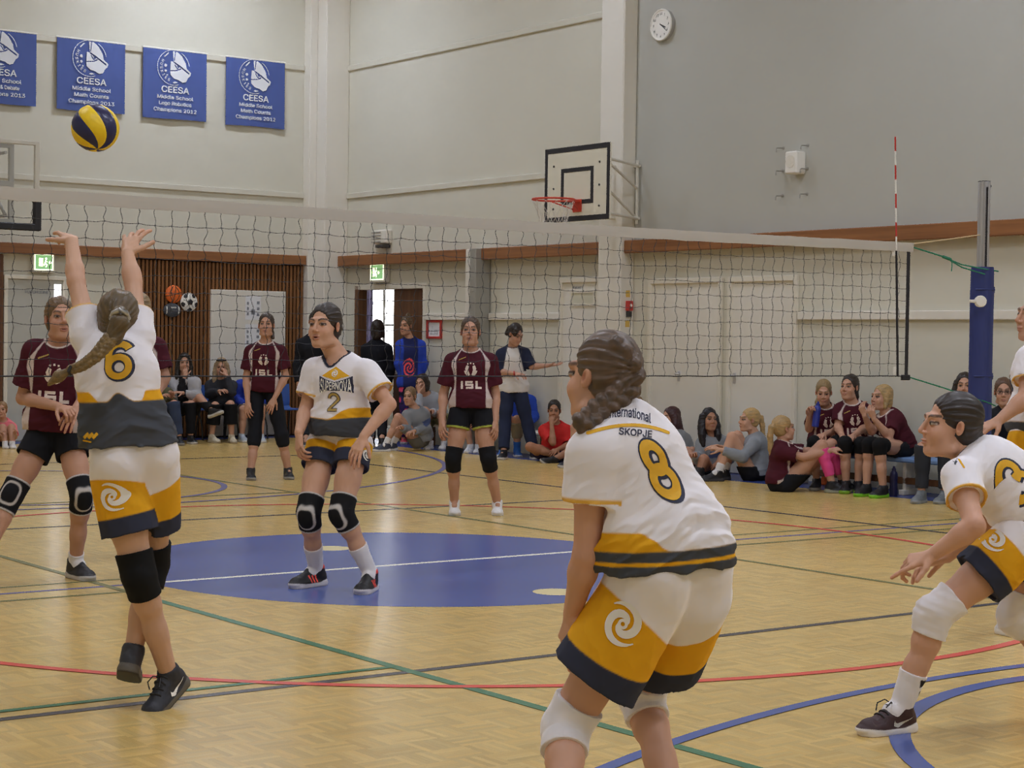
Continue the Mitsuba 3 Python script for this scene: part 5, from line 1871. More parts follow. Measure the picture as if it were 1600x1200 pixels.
def number8():
    J = dict(hd=(940, 588, .05), nb=(968, 656, .02), sL=(925, 710, -.10), sR=(1024, 712, .16), eL=(917, 868, -.10), wL=(894, 958, -.02), eR=(1000, 850, .30), wR=(917, 968, .32),
             mid=(1012, 756, -.03), pel=(1036, 885, -.02), hL=(1003, 935, -.06), hR=(1078, 928, .03), kL=(885, 1134, .0), kR=(1000, 1082, .30), aL=(872, 1322, "a"), aR=(1056, 1272, "a"), tL=(810, 1340, "t"), tR=(1000, 1290, "t"))
    p = Person("girl in the white number 8 jersey seen from behind, crouching in the foreground", 4.85, J, 1.03, .0046, .0034, .0032, face=(-.72, .02, .69), tilt=.03, skin=hx("#c4977f"))
    p.make_body()
    p.make_head(look=(-.3, 0), brow="#4a382c")
    p.hand("L", fdir=(-.18, -.95, .15), palm=(.85, -.1, .45), curl=(.75, .8, .85, .9), thumb=.7)
    p.hand("R", fdir=(-.3, -.7, .3), palm=(.2, -.6, -.6), curl=(.4, .4, .45, .5))
    p.finish()
    hem = .02
    p.shirt(nova_jersey(p, hem, .46, lambda x, y: .052 + 0 * x, lambda x, y: .0 + .05 * ss(.09, .155, -x), .008, line=lambda x, y: .02 + .0 * x), .46, .018, .018, hem, "crew", .0085, .03, seed=5, flare=.040, hem_level=.75)
    p.shorts(nova_shorts(p, .60, .062, .135, .35), .62, .032, .2, .026, .005, slant=.12)
    F = p.f["shirt"]
    c, R = p.tf(.52)
    n = unit(-FW + .25 * RT)
    V = unit(p.up - n * (p.up @ n))
    U = np.cross(V, n)
    O = at(1054, 737, 4.6)
    outline_number(p, "8", O, unit(U * .97 - V * .10) * .74, unit(V * .98 - U * .16), n, .140, wide=.21)
    # curved yellow line and lettering under the collar
    Oc = at(1000, 664, 4.6)
    U2 = unit(RT * .97 - UP * .10)
    V2 = unit(UP - U2 * (UP @ U2))
    t = np.linspace(0, 1, 24)
    cv = np.stack([-.125 + .215 * t, -.055 + .052 * np.sin(np.pi * (.12 + .60 * t))], 1)
    p.decal("piping", F, LineString(cv).buffer(.0042), Oc, U2, V2, -FW, "ink_yellow", label="curved yellow line")
    m = text("nova international", .024, True)
    v = np.array(m.vertices)
    x = (v[:, 0] / np.ptp(v[:, 0]) + .5)
    m.vertices = np.column_stack([-.125 + .165 * x, -.030 + .046 * np.sin(np.pi * (.12 + .60 * x)) + v[:, 1], v[:, 2]])
    p.decal("lettering", F, m, Oc, U2, V2, -FW, "ink_navy", edge=.004)
    m = text("SKOPJE", .017, True)
    p.decal("lettering", F, m, Oc + U2 * .0 - V2 * .031, U2, V2, -FW, "ink_navy", edge=.004)
    O = at(958, 982, 4.6)
    n = unit(-FW - .35 * RT)
    p.decal("swirl", p.f["shorts"], SWIRL, O, unit(RT * .95 - UP * .2) * .058, unit(UP * .95 + RT * .2) * .058, n, "ink_white", eps=.003, label="white swirl on the shorts")
    for d in "LR":
        p.kneepad(d, hx("#dedbe0"), .07, .085, .011, .006, name="knee_pad", label="white knee pad", wr=.004)
    for d in "LR":
        p.sock(d, hx("#dcd9dc"), .1)
        p.shoe(d, "#2a2a30", "#d0ced0")
    path = [at(955, 545, 4.83), at(980, 566, 4.82), at(988, 592, 4.82), at(974, 614, 4.81), at(950, 630, 4.79), at(926, 648, 4.76), at(905, 664, 4.72)]
    p.hair("#57463a", "pulled", [], .4, chains=braid(path, .025, 3.2, .0190, .72), hl=.004, tight=.002)
    return p


def number6():
    J = dict(hd=(188, 500, .05), nb=(182, 548, -.02), sL=(139, 524, .03), sR=(213, 524, .03), eL=(119, 440, .13), wL=(112, 378, .24), eR=(208, 440, .15), wR=(199, 396, .22),
             mid=(178, 610, -.05), pel=(206, 715, -.02), hL=(183, 745, -.05), hR=(240, 740, .02), kL=(217, 898, -.04), kR=(238, 880, .16), aL=(263, 1052, .10), aR=(208, 1018, .06), tL=(236, 1106, .02), tR=(206, 1060, .22))
    p = Person("girl in the white number 6 jersey seen from behind, jumping with both arms up", 6.55, J, 1.0, .0052, .004, .0032, face=(.0, .35, .94), skin=hx("#c39a80"), slim=.84, armr=.9)
    p.make_body()
    p.make_head()
    p.hand("L", fdir=(-.36, .3, .85), palm=(-.35, -.75, .4), curl=(.15, .4, .5, .55), thumb=.3, spread=.2)
    p.hand("R", fdir=(.05, .62, .6), palm=(.1, -.6, .75), curl=(.2, .25, .35, .3), spread=.5, thumb=.1)
    p.finish()
    hem = .12
    p.shirt(nova_jersey(p, hem, .40, lambda x, y: .150 + .030 * ss(.05, 0, np.abs(x + .0)) + .03 * np.sin(x * 30) * 0, lambda x, y: .002 + .035 * ss(.07, .10, np.abs(x)), .0035), .40, .017, .013, hem, "crew", .009, .012, seed=8, hem_level=.8)
    p.shorts(nova_shorts(p, .56, .062, .12, .30), .56, .018, .3, .014, .006)
    O = at(174, 562, 6.3)
    outline_number(p, "6", O, unit(RT + .04 * UP), UP, -FW, .115, wide=.20)
    p.decal("maker_mark", p.f["shirt"], unary_union([stroke([(-.03 + .018 * q, 0), (-.012 + .018 * q, .018)], .012) for q in range(3)] + [stroke([(-.035, -.008), (.0, -.014)], .006)]), at(134, 686, 6.3), RT, UP, -FW, "ink_yellow")
    n = unit(-FW - .7 * RT)
    p.decal("swirl", p.f["shorts"], SWIRL, at(167, 778, 6.35) - RT * .03, unit(RT - .6 * FW) * .050, UP * .050, n, "ink_white", eps=.003, label="white swirl on the shorts")
    for d in "LR":
        p.kneepad(d, hx("#141416"), .085, .085, .010, .010, label="black knee pad")
    k = p.shoe("L", "#2a2b33", "#5b564e", flatfoot=False, swoosh="ink_white", lace="black", solecol="#2b2926", label="dark trainer with a white side mark, heel lifted")
    p.shoe("R", "#2f3038", "#57524b", flatfoot=False, swoosh="ink_white", lace="black", solecol="#3a3632", label="dark trainer in the air")
    p0 = [p.hp(.0, -.105, .045), p.hp(-.002, -.125, .02)]
    tail = [at(184, 500, 6.36), at(174, 528, 6.34), at(150, 556, 6.32), at(128, 572, 6.32), at(110, 578, 6.33)]
    p.hair("#57472f", "pulled", [], .45, chains=[[(at(186, 488, 6.42), .026), (at(186, 505, 6.36), .034), (at(178, 528, 6.35), .030)]])
    bd = Fld(np.min(tail, 0) - .05, np.max(tail, 0) + .05, .0034)
    for ch in braid(tail[1:], .0165, 3.5, .0135, .6):
        for (a, ra), (b, rb) in zip(ch, ch[1:]):
            bd.add(cone(a, b, ra, rb), .0015)
    a, b, c = tail[-1], at(92, 588, 6.34), at(74, 602, 6.35)
    bd.add(cone(a, b, .010, .020), .006).add(cone(b, c, .020, .006), .01)
    base = hx("#7a6544")
    p.piece("braid", bd, lambda V: base[None] * (.6 + .8 * nz(V, 90, 3) * nz(V, 210, 8) * 1.6)[:, None], "hair", "fair plait swinging to the left")
    e = [at(178, 489, 6.40), at(186, 484, 6.34), at(196, 488, 6.36), at(199, 497, 6.38)]
    put(p.key + "__hair_tie", tube([at(174, 497, 6.40), at(178, 489, 6.36), at(187, 485, 6.335), at(196, 488, 6.35), at(200, 497, 6.40)], .011, 8), M("silver"), smooth=True, label="silver hair tie")
    put(p.key + "__band", tube([at(113, 577, 6.34), at(110, 573, 6.31), at(107, 580, 6.31), at(110, 585, 6.33)], .006, 6), M("black"))
    # wristband of skin-coloured tape is left plain
    return p


def number3():
    J = dict(hd=(1484, 664, .0), nb=(1524, 713, .02), sL=(1500, 745, -.14), sR=(1532, 740, .18), eL=(1523, 822, -.32), wL=(1458, 866, -.26), eR=(1540, 820, .30), wR=(1480, 870, .34),
             mid=(1580, 752, .0), pel=(1622, 815, .02), hL=(1600, 845, -.08), hR=(1630, 845, .12), kL=(1462, 958, -.10), kR=(1588, 958, .16), aL=(1407, 1106, "a"), aR=(1680, 1085, .25), tL=(1340, 1138, "t"), tR=(1640, 1120, .2))
    p = Person("dark-haired girl in a white jersey lunging to the left at the right edge", 6.45, J, 1.0, .0048, .0030, .0032, face=(-1, .06, -.12), tilt=-.02, skin=hx("#c3967e"))
    p.J["tL"] = on(1340, 1138, 2, .03)
    p.make_body()
    p.make_head(look=(0, .3), brow="#352a26", lips="#a8645c")
    p.hand("L", fdir=(-.88, -.32, .1), palm=(.2, -.75, .45), curl=(.1, .75, .85, .9), thumb=.2, spread=.15)
    p.hand("R", fdir=(-.8, -.3, .1), palm=(.1, -.8, -.2))
    p.finish()
    hem = .14
    p.shirt(nova_jersey(p, hem, .46, lambda x, y: .038 + 0 * x, lambda x, y: 0 * x, .007, line=lambda x, y: .022 + 0 * x), .46, .016, .016, hem, "v", .008, .022, seed=13)
    p.shorts(nova_shorts(p, .52, .060, .085, .1), .52, .024, .32, .012, .006, slant=.0)
    n = unit(-FW * .7 + UP * .75 + RT * .1)
    V = unit(-p.up * -1 - n * (p.up @ n))
    U = np.cross(V, n)
    outline_number(p, "3", at(1588, 748, 6.3), U, V, n, .13, wide=.19)
    p.decal("lettering", p.f["shirt"], text("IS", .03, True), at(1506, 720, 6.2), unit(RT * .5 + UP * .6), unit(UP * .6 - RT * .5), -FW, "ink_grey")
    p.decal("piping", p.f["shirt"], LineString(arc(0, 0, .035, .05, 100, 220, 14)).buffer(.0035), at(1524, 716, 6.2), RT, UP, -FW, "ink_yellow")
    n = -FW
    p.decal("swirl", p.f["shorts"], SWIRL, at(1564, 847, 6.2), RT * .044, UP * .038, n, "ink_white", eps=.003, label="white swirl on the shorts")
    for d in "LR":
        p.kneepad(d, hx("#dfdce1"), .085, .08, .011, .018, label="white knee pad", wr=.006)

    def st(q, V, o, sh):
        t = (V - o) @ sh
        bk = (V - o) @ RT
        m = ss(.012, .016, bk) * (np.abs(((t * 18 + bk * 9) % 1) - .5) < .36)
        return over(q, hx("#222226"), m * (t > .01))
    p.sock("L", hx("#dcd9de"), .135, .007, stripe=st, label="white sock with black back stripes")
    p.shoe("L", "#3a2428", "#dcd8d6", accent="#d6366e", swoosh="silver", lace="black", flatfoot=True, label="dark red trainer with a silver side mark")
    p.hair("#2c2422", "pulled", [[(0, -.085, -.01, .030), (0, -.105, -.05, .028), (.0, -.115, -.10, .024), (0, -.11, -.15, .012)]], .25)
    return p


def libero():
    J = dict(hd=(1622, 494, .0), nb=(1630, 545, .02), sL=(1610, 560, -.14), sR=(1650, 560, .18), eL=(1603, 622, -.22), wL=(1563, 655, -.26), eR=(1640, 640, .2), wR=(1630, 690, .2),
             pel=(1618, 668, .0), hL=(1606, 690, -.08), hR=(1628, 690, .1), kL=(1598, 800, -.1), kR=(1625, 800, .1), aL=(1600, 968, "a"), aR=(1630, 960, "a"), tL=(1575, 985, "t"), tR=(1605, 974, "t"))
    p = Person("girl in white cut by the right edge, reaching her hand past the blue post", 8.6, J, 1.04, .0065, .004, .004, face=(-.95, .05, -.25), skin=hx("#b98d75"))
    p.make_body()
    p.make_head()
    p.hand("L", fdir=(-.85, -.45, -.1), palm=(.2, -.8, .3), curl=(.3, .35, .4, .45))
    p.hand("R")
    p.finish()
    p.shirt(nova_jersey(p, -.08, .6, lambda x, y: .04 + 0 * x, lambda x, y: .0 * x), .6, .015, .014, -.08, "v", .006, .02, seed=21)
    p.shorts(nova_shorts(p, .34, .05, .10, .1), .36, .016, .2, .012, .004)
    c, R = p.tf(.55)
    F = p.f["shirt"]
    p.decal("emblem", F, Polygon([(-.09, .0), (0, .05), (.09, 0), (.09, -.05), (-.09, -.05)]), c + R[1] * .12, -R[0], R[2], R[1], "ink_navy")
    p.decal("emblem", F, Polygon([(-.06, .02), (0, .05), (.06, .02), (0, .005)]), c + R[1] * .12, -R[0], R[2], R[1], "ink_yellow", eps=.004)
    c, R = p.tf(.36)
    p.decal("number", F, number_shape("5", .17), c + R[1] * .12 - R[0] * .0, -R[0] * .10, R[2] * .10, R[1], "ink_gold", eps=.003)
    for d in "LR":
        p.shoe(d, "#c9c6c8", "#dcd9d6")
    p.hair("#4a3a2e", "pulled", [[(0, -.09, .03, .03), (0, -.13, -.02, .028), (0, -.12, -.09, .018)]])
    return p


# ------------------------------------------------------------------ players in maroon
def maroon(label, Z, J, h, face, hairc, res=.0075, kn=True, shoes=("#dcdbdc", "#d6d4d2"), trim=None, capri=False, prints=True, tail=(), hands=None, slim=.85, skin=None, sleeve=.72, mouth=.002, shorts_col="#191a20", wrk=.006, sockc=None):
    p = Person(label, Z, J, h, res, max(.0040, res * .55), max(.004, res * .6), face=face, skin=hx(skin or "#b98c74"), slim=slim)
    p.make_body()
    p.make_head(mouth=mouth)
    hands = hands or {}
    for d in "LR":
        p.hand(d, **hands.get(d, {}))
    p.finish()
    p.shirt(maroon_jersey(p), sleeve, .013, .015, -.06, "crew", wrk, .02, flare=.014, seed=int(Z * 7) % 19)
    sc = hx(shorts_col)

    def scf(V):
        q = np.repeat(sc[None], len(V), 0)
        if trim is not None:
            for d in "LR":
                t, r_, o = p.legpos(V, d)
                L = np.linalg.norm(p.J["k" + d] - p.J["h" + d]) * .34
                m = ss(L - .016, L - .012, t) * (r_ < .125)
                q = over(q, hx(trim), m)
        return q
    if capri:
        p.shorts(scf, 1.22, .010, .2, .008, .003, name="leggings")
    else:
        p.shorts(scf, .34, .012, .2, .010, .003)
    if kn:
        for d in "LR":
            p.kneepad(d, hx("#16161a"), .085, .10, .009, .008, trim=hx("#b9b3b0") if kn == "trim" else None, panel=True if kn == "trim" else None, label="black knee pad")
    for d in "LR":
        if sockc:
            p.sock(d, hx(sockc), .06)
        p.shoe(d, *shoes)
    p.hair(hairc, "pulled", tail, .35)
    if prints:
        maroon_print(p)
    return p


def maroons():
    J = dict(hd=(735, 518, -.03), nb=(736, 550, .02), sL=(765, 564, 0), sR=(707, 564, 0), eL=(774, 615, .03), wL=(774, 657, -.04), eR=(693, 615, .03), wR=(691, 655, -.06),
             pel=(736, 632, 0), hL=(753, 646, 0), hR=(719, 646, 0), kL=(763, 716, -.04), kR=(708, 716, -.04), aL=(777, 786, "a"), aR=(710, 786, "a"), tL=(780, 805, "t"), tR=(710, 806, "t"))
    maroon("girl in a maroon ISL jersey with white shoes and black knee pads, facing the camera", 14.0, J, 1.0, (-.05, .12, -1), "#4a3a2e", .0075, trim="#a9b04e", tail=[[(0, -.09, .02, .03), (.03, -.10, -.05, .022), (.05, -.06, -.12, .015)]])
    J = dict(hd=(416, 508, -.05), nb=(415, 536, .0), sL=(438, 549, 0), sR=(392, 549, 0), eL=(446, 588, .0), wL=(429, 622, -.10), eR=(385, 590, .0), wR=(387, 627, -.10),
             pel=(413, 606, .04), hL=(427, 618, .03), hR=(400, 618, .03), kL=(440, 680, -.06), kR=(398, 680, -.06), aL=(450, 734, "a"), aR=(392, 735, "a"), tL=(457, 748, "t"), tR=(392, 748, "t"))
    maroon("girl in maroon with long black tights standing before the slatted wall", 17.4, J, 1.0, (.0, .1, -1), "#3f322a", .0085, kn=False, shoes=("#1d1d22", "#8f8d8b"), capri=True, tail=[[(0, -.09, .0, .03), (-.05, -.07, -.07, .02), (-.065, -.02, -.12, .018)]])
    J = dict(hd=(94, 498, -.02), nb=(92, 540, .02), sL=(128, 552, .02), sR=(54, 548, -.02), eL=(140, 612, .02), wL=(118, 640, -.16), eR=(36, 622, .02), wR=(92, 636, -.20),
             pel=(86, 664, .03), hL=(108, 684, .02), hR=(66, 684, .02), kL=(128, 772, -.12), kR=(18, 774, -.12), aL=(118, 878, "a"), aR=(-38, 890, "a"), tL=(146, 903, "t"), tR=(-70, 912, "t"))
    maroon("girl in maroon at the net, face half hidden by the jumping player's raised arm", 10.0, J, 1.05, (.42, .10, -.9), "#6a5238", .0065, kn="trim", shoes=("#26262a", "#b9b6b4"), tail=[[(0, -.09, .02, .03), (0, -.12, -.05, .02)]], hands={"R": dict(curl=(.9, .95, 1, 1))}, sockc="#d8d6d8")
    J = dict(hd=(214, 486, .0), nb=(212, 530, .02), sL=(244, 542, .0), sR=(182, 542, .0), eL=(257, 590, .0), wL=(243, 618, -.14), eR=(178, 600, .0), wR=(190, 640, -.14),
             pel=(212, 650, .0), hL=(224, 666, 0), hR=(203, 666, 0), kL=(226, 770, -.1), kR=(206, 770, -.1), aL=(221, 850, "a"), aR=(206, 850, "a"), tL=(221, 863, "t"), tR=(206, 863, "t"))
    maroon("girl in maroon almost hidden behind the jumping number 6, only her left arm showing", 11.1, J, 1.0, (-.1, .1, -1), "#8a7354", .0085, shoes=("#dcdbdc", "#d6d4d2"), tail=[[(0, -.09, .02, .03), (.02, -.1, -.06, .02)]])


SETTER = setter()
number8()
number6()
number3()
libero()
maroons()


# ------------------------------------------------------------------ onlookers and substitutes
def far(label, Z, J, h=.98, face=(0, 0, -1), skin="#bd917a", top="#8d9196", sleeve=1.88, bottom="#1c1d22", blen=1.9, hairc="#3a2d26", style="pulled", tail=(), shoes=("#26262a", "#b5b3b0"), res=.0115, hem=-.06, topfn=None, botfn=None, hands=None, name_top="hoodie", name_bottom="trousers",
        tilt=0.0, slim=.9, group=None, loose=.018, inset=.012, bloose=.012, bflare=.004, bare=False, socks=None, topmat=None, prints=False, neck_r=1.0, flat=True, seed=3):
    p = Person(label, Z, J, h, res, .0062, .0068, face=face, skin=hx(skin), slim=slim, tilt=tilt, group=group)
    for d in "LR":
        if flat is True or (isinstance(flat, dict) and flat[d]):
            p.J["a" + d][2], p.J["t" + d][2] = .088 * h, .02 * h
    p.make_body()
    p.make_head(brow="#4a3628" if hx(hairc).sum() < .2 else "#7d6347")
    hands = hands or {}
    for d in "LR":
        p.hand(d, **hands.get(d, {}))
    p.finish()
    tc, bc = hx(top), hx(bottom)
    p.shirt(topfn(p) if topfn else (lambda V: np.repeat(tc[None], len(V), 0) * (.88 + .24 * nz(V, 12, 2))[:, None]), sleeve, loose, .012, hem, "crew", .006, .02, name=name_top, seed=seed, neck_r=neck_r)
    p.shorts(botfn(p) if botfn else (lambda V: np.repeat(bc[None], len(V), 0) * (.85 + .3 * nz(V, 10, 2))[:, None]), blen, bloose, .18, bflare, .004, name=name_bottom)
    for d in "LR":
        if socks:
            p.sock(d, hx(socks), .09)
        p.shoe(d, *shoes, flatfoot=flat if isinstance(flat, bool) else flat[d])
    p.hair(hairc, style, tail, .35, hl=.004)
    if prints:
        maroon_print(p)
    return p


LONG = [[(.062, -.03, .02, .035), (.080, -.015, -.07, .034), (.085, .01, -.16, .032), (.08, .03, -.27, .022)], [(-.062, -.03, .02, .035), (-.080, -.015, -.07, .034), (-.085, .01, -.16, .032), (-.08, .03, -.27, .022)], [(0, -.07, -.03, .06), (0, -.09, -.14, .06), (0, -.09, -.24, .04)]]
TAIL = [[(0, -.085, .025, .03), (0, -.125, .0, .03), (0, -.14, -.08, .028), (0, -.125, -.18, .016)]]
BUN = [[(0, -.045, .12, .034), (0, -.06, .135, .03)]]
LOWTAIL = [[(0, -.085, -.02, .03), (0, -.105, -.07, .026), (0, -.10, -.14, .014)]]


def with_print(col, pc, w=.07, t0=.45, t1=.62):
    """A plain hooded top with a dark panel of print on the chest."""
    c, q = hx(col), hx(pc)

    def make(p):
        def cf(V):
            t, x, y = p.ts(V)
            b = np.repeat(c[None], len(V), 0) * (.86 + .28 * nz(V, 12, 2))[:, None]
            m = (np.abs(x) < w * (.6 + .8 * nz(V, 30, 9))) & (t > t0) & (t < t1) & (y > .04)
            return over(b, q, .85 * m)
        return cf
    return make


def raglan(p):
    def cf(V):
        t, x, y = p.ts(V)
        b = np.repeat(hx("#d9d5d2")[None], len(V), 0)
        nav = ss(.095, .105, np.abs(x) + .10 * np.clip(t - .62, -.2, 1)) * (t > .42)
        b = over(b, hx("#262b41"), nav)
        m = (np.linalg.norm(V - p.J["nb"], axis=1) < .085) & (t > .93)
        return over(b, hx("#262b41"), m.astype(float))
    return cf


def vest(p):
    def cf(V):
        t, x, y = p.ts(V)
        b = np.repeat(hx("#262c5e")[None], len(V), 0)
        b = over(b, hx("#2f49b8"), ss(.085, .10, np.abs(x) + .0 * t) * (t > -.2))
        r_ = np.hypot(x - .02, (t - .36) * .42)
        sp = np.abs(((r_ * 26 + np.arctan2((t - .36) * .42, x - .02) / math.pi) % 1) - .5) < .27
        m = (r_ < .085) & sp & (y > .0)
        return over(b, hx("#ee5a62"), m.astype(float))
    return cf


def patterned(p):
    def cf(V):
        n1 = nz(V, 14, 6)
        b = np.repeat(hx("#3a2d66")[None], len(V), 0)
        b = over(b, hx("#df4c78"), ss(.52, .6, n1))
        return over(b, hx("#1c1c34"), ss(.55, .62, nz(V, 17, 9)))
    return cf


def scarf_top(p):
    def cf(V):
        t, x, y = p.ts(V)
        b = np.repeat(hx("#a9a8ab")[None], len(V), 0) * (.85 + .3 * nz(V, 10, 4))[:, None]
        return over(b, hx("#18181c"), ((np.abs(x) < .055) & (t > .15)).astype(float))
    return cf


def crowd():
    # by the far wall
    far("small child in a pink top sitting on the floor at the left edge", 21.7, dict(hd=(3, 640, -.05), nb=(6, 659, .02), sL=(19, 667, 0), sR=(-7, 667, 0), eL=(23, 683, -.12), wL=(24, 674, -.32), eR=(-10, 684, -.1), wR=(2, 676, -.32), pel=(3, 687, .1), hL=(10, 690, .04), hR=(-3, 690, .04), kL=(18, 668, -.22), kR=(4, 668, -.22), aL=(19, 684, -.34), aR=(8, 684, -.34), tL=(22, 691, -.46), tR=(9, 691, -.46)),
        .82, (.1, 0, -1), top="#d8737c", sleeve=.75, bottom="#4c4d57", blen=1.85, hairc="#8c6a48", shoes=("#d9d8da", "#d9d8da"), name_top="shirt", name_bottom="leggings", tail=LOWTAIL)
    far("man in an olive jacket and blue jeans seated beside the number 6 player", 22.9, dict(hd=(238, 584, 0), nb=(243, 604, .02), sL=(262, 614, 0), sR=(226, 614, 0), eL=(264, 634, -.1), wL=(268, 618, -.32), eR=(226, 636, -.05), wR=(252, 620, -.34), pel=(246, 641, .0), hL=(256, 644, -.02), hR=(238, 644, -.02), kL=(272, 632, -.44), kR=(246, 634, -.44), aL=(280, 673, -.42), aR=(254, 675, -.42), tL=(284, 682, -.56), tR=(252, 684, -.56)),
        1.04, (.2, 0, -1), top="#55533c", bottom="#39445e", hairc="#4a3a2c", shoes=("#2a2a2e", "#8a8884"), name_top="jacket", name_bottom="jeans")
    u = far("dark-haired woman in a pale jacket and black scarf, hand at her mouth", 23.2, dict(hd=(288, 566, -.05), nb=(288, 588, .0), sL=(306, 597, 0), sR=(271, 597, 0), eL=(309, 619, -.08), wL=(284, 614, -.28), eR=(280, 619, -.22), wR=(289, 588, -.20), pel=(292, 636, .02), hL=(302, 640, 0), hR=(283, 640, 0), kL=(312, 622, -.42), kR=(298, 632, -.42), aL=(330, 641, -.52), aR=(298, 673, -.42), tL=(350, 642, -.62), tR=(303, 684, -.54)),
            1.0, (.25, -.1, -1), topfn=scarf_top, bottom="#18181c", hairc="#231d1b", style="long", tail=LONG[:2], name_top="jacket", flat={"L": False, "R": True}, shoes=("#1e1e20", "#c9c7c2"), hands={"R": dict(fdir=(0, .8, .2), palm=(0, .2, .9), curl=(.7, .8, .9, .9))})
    v = far("fair-haired woman in dark grey resting her cheek on her hand", 23.5, dict(hd=(346, 573, -.08), nb=(345, 593, .0), sL=(363, 602, 0), sR=(328, 602, 0), eL=(362, 613, -.25), wL=(354, 587, -.22), eR=(327, 616, -.08), wR=(344, 611, -.3), pel=(346, 636, .02), hL=(357, 640, 0), hR=(336, 640, 0), kL=(360, 632, -.44), kR=(336, 634, -.44), aL=(362, 672, -.42), aR=(331, 672, -.42), tL=(366, 683, -.54), tR=(340, 684, -.54)),
            1.0, (.1, -.15, -1), top="#33343a", bottom="#141417", blen=1.62, hairc="#9b866c", style="long", tail=LONG[:2], name_top="coat", name_bottom="skirt", bloose=.03, bflare=.03, shoes=("#c9bfa9", "#b5aa94"), hands={"L": dict(fdir=(-.3, .8, .2), palm=(-.6, .2, .5), curl=(.8, .8, .9, .9))})
    put(u.key + "__sunglasses", cat_([tube([u.hp(x, .062 - 6 * x * x, .088) for x in np.linspace(-.07, .07, 9)], .010, 6)]), M("black"))
    put(v.key + "__sunglasses", cat_([tube([v.hp(x, .062 - 6 * x * x, .092) for x in np.linspace(-.06, .06, 9)], .010, 6)]), M("black"))
    far("person in a bright blue jacket seated behind the girl in maroon and long tights", 23.7, dict(hd=(400, 573, 0), nb=(396, 593, .0), sL=(414, 602, 0), sR=(375, 601, 0), eL=(416, 624, -.05), wL=(404, 632, -.3), eR=(368, 624, -.02), wR=(383, 634, -.3), pel=(396, 637, .02), hL=(406, 641, 0), hR=(386, 641, 0), kL=(408, 638, -.44), kR=(380, 640, -.44), aL=(408, 672, -.42), aR=(378, 670, -.42), tL=(412, 684, -.56), tR=(384, 682, -.56)),
        1.02, top="#2c3f9e", bottom="#5c564f", blen=.8, hairc="#3a2d26", name_top="jacket", name_bottom="shorts", shoes=("#aeb8c4", "#d0d0d0"))
    far("person in black standing by the corner, mostly hidden behind the girl lettered SUPERNOVA", 23.2, dict(hd=(492, 502, 0), nb=(488, 526, 0), sL=(508, 538, 0), sR=(470, 537, 0), eL=(512, 570, 0), wL=(510, 600, -.05), eR=(465, 570, 0), wR=(466, 600, -.06), pel=(489, 596, 0), hL=(498, 606, 0), hR=(480, 606, 0), kL=(498, 650, 0), kR=(479, 650, 0), aL=(498, 687, "a"), aR=(478, 687, "a"), tL=(500, 699, "t"), tR=(476, 699, "t")),
        1.04, top="#1b1c22", hairc="#2b2320", name_top="jacket")
    # in and by the open door
    far("person in black seen from behind in the open doorway", 23.9, dict(hd=(591, 514, 0), nb=(588, 534, 0), sL=(572, 545, 0), sR=(605, 545, 0), eL=(569, 576, .0), wL=(574, 603, .06), eR=(610, 576, .0), wR=(606, 603, .06), pel=(588, 601, 0), hL=(580, 609, 0), hR=(596, 609, 0), kL=(580, 650, 0), kR=(597, 650, 0), aL=(580, 687, "a"), aR=(597, 687, "a"), tL=(580, 686, .16), tR=(598, 686, .16)),
        1.04, (.35, 0, .9), top="#1a1b22", bottom="#17171b", hairc="#2a201d", style="side", name_top="jacket", tail=[[(0, -.06, -.03, .05), (0, -.07, -.10, .04)]])
    far("woman in a blue jacket and coral-patterned top standing in front of the brown door", 23.2, dict(hd=(634, 509, -.04), nb=(640, 529, .0), sL=(657, 539, .03), sR=(626, 539, -.03), eL=(662, 568, .06), wL=(655, 594, .10), eR=(623, 568, -.02), wR=(630, 592, .02), pel=(642, 600, 0), hL=(651, 610, 0), hR=(634, 610, 0), kL=(651, 653, 0), kR=(633, 653, 0), aL=(651, 683, "a"), aR=(632, 683, "a"), tL=(652, 693, "t"), tR=(628, 693, "t")),
        1.0, (-.45, -.05, -.9), topfn=vest, botfn=patterned, hairc="#5a4632", tail=BUN, name_top="jacket", name_bottom="leggings", shoes=("#c94a5a", "#c9c6c4"), skin="#b98a70")
    # along the right-hand wall, from the door towards the camera
    far("fair-haired girl in a grey hoodie sitting on the floor, bare knees drawn up", 22.05, dict(hd=(640, 619, -.05), nb=(649, 639, .0), sL=(663, 648, .08), sR=(636, 648, -.08), eL=(667, 670, .0), wL=(646, 674, -.22), eR=(636, 672, -.14), wR=(628, 668, -.30), pel=(660, 684, .1), hL=(660, 688, .16), hR=(652, 690, .0), kL=(634, 658, -.04), kR=(622, 652, -.20), aL=(614, 684, -.08), aR=(603, 683, -.26), tL=(604, 692, -.12), tR=(591, 692, -.30)),
        .96, (-.35, -.05, -.95), topfn=with_print("#85888d", "#3a4a78"), bottom="#6d6a62", blen=.35, hairc="#7a6247", name_bottom="shorts", socks="#d8d6d6", shoes=("#3c4254", "#d8d8d8"), tail=LOWTAIL)
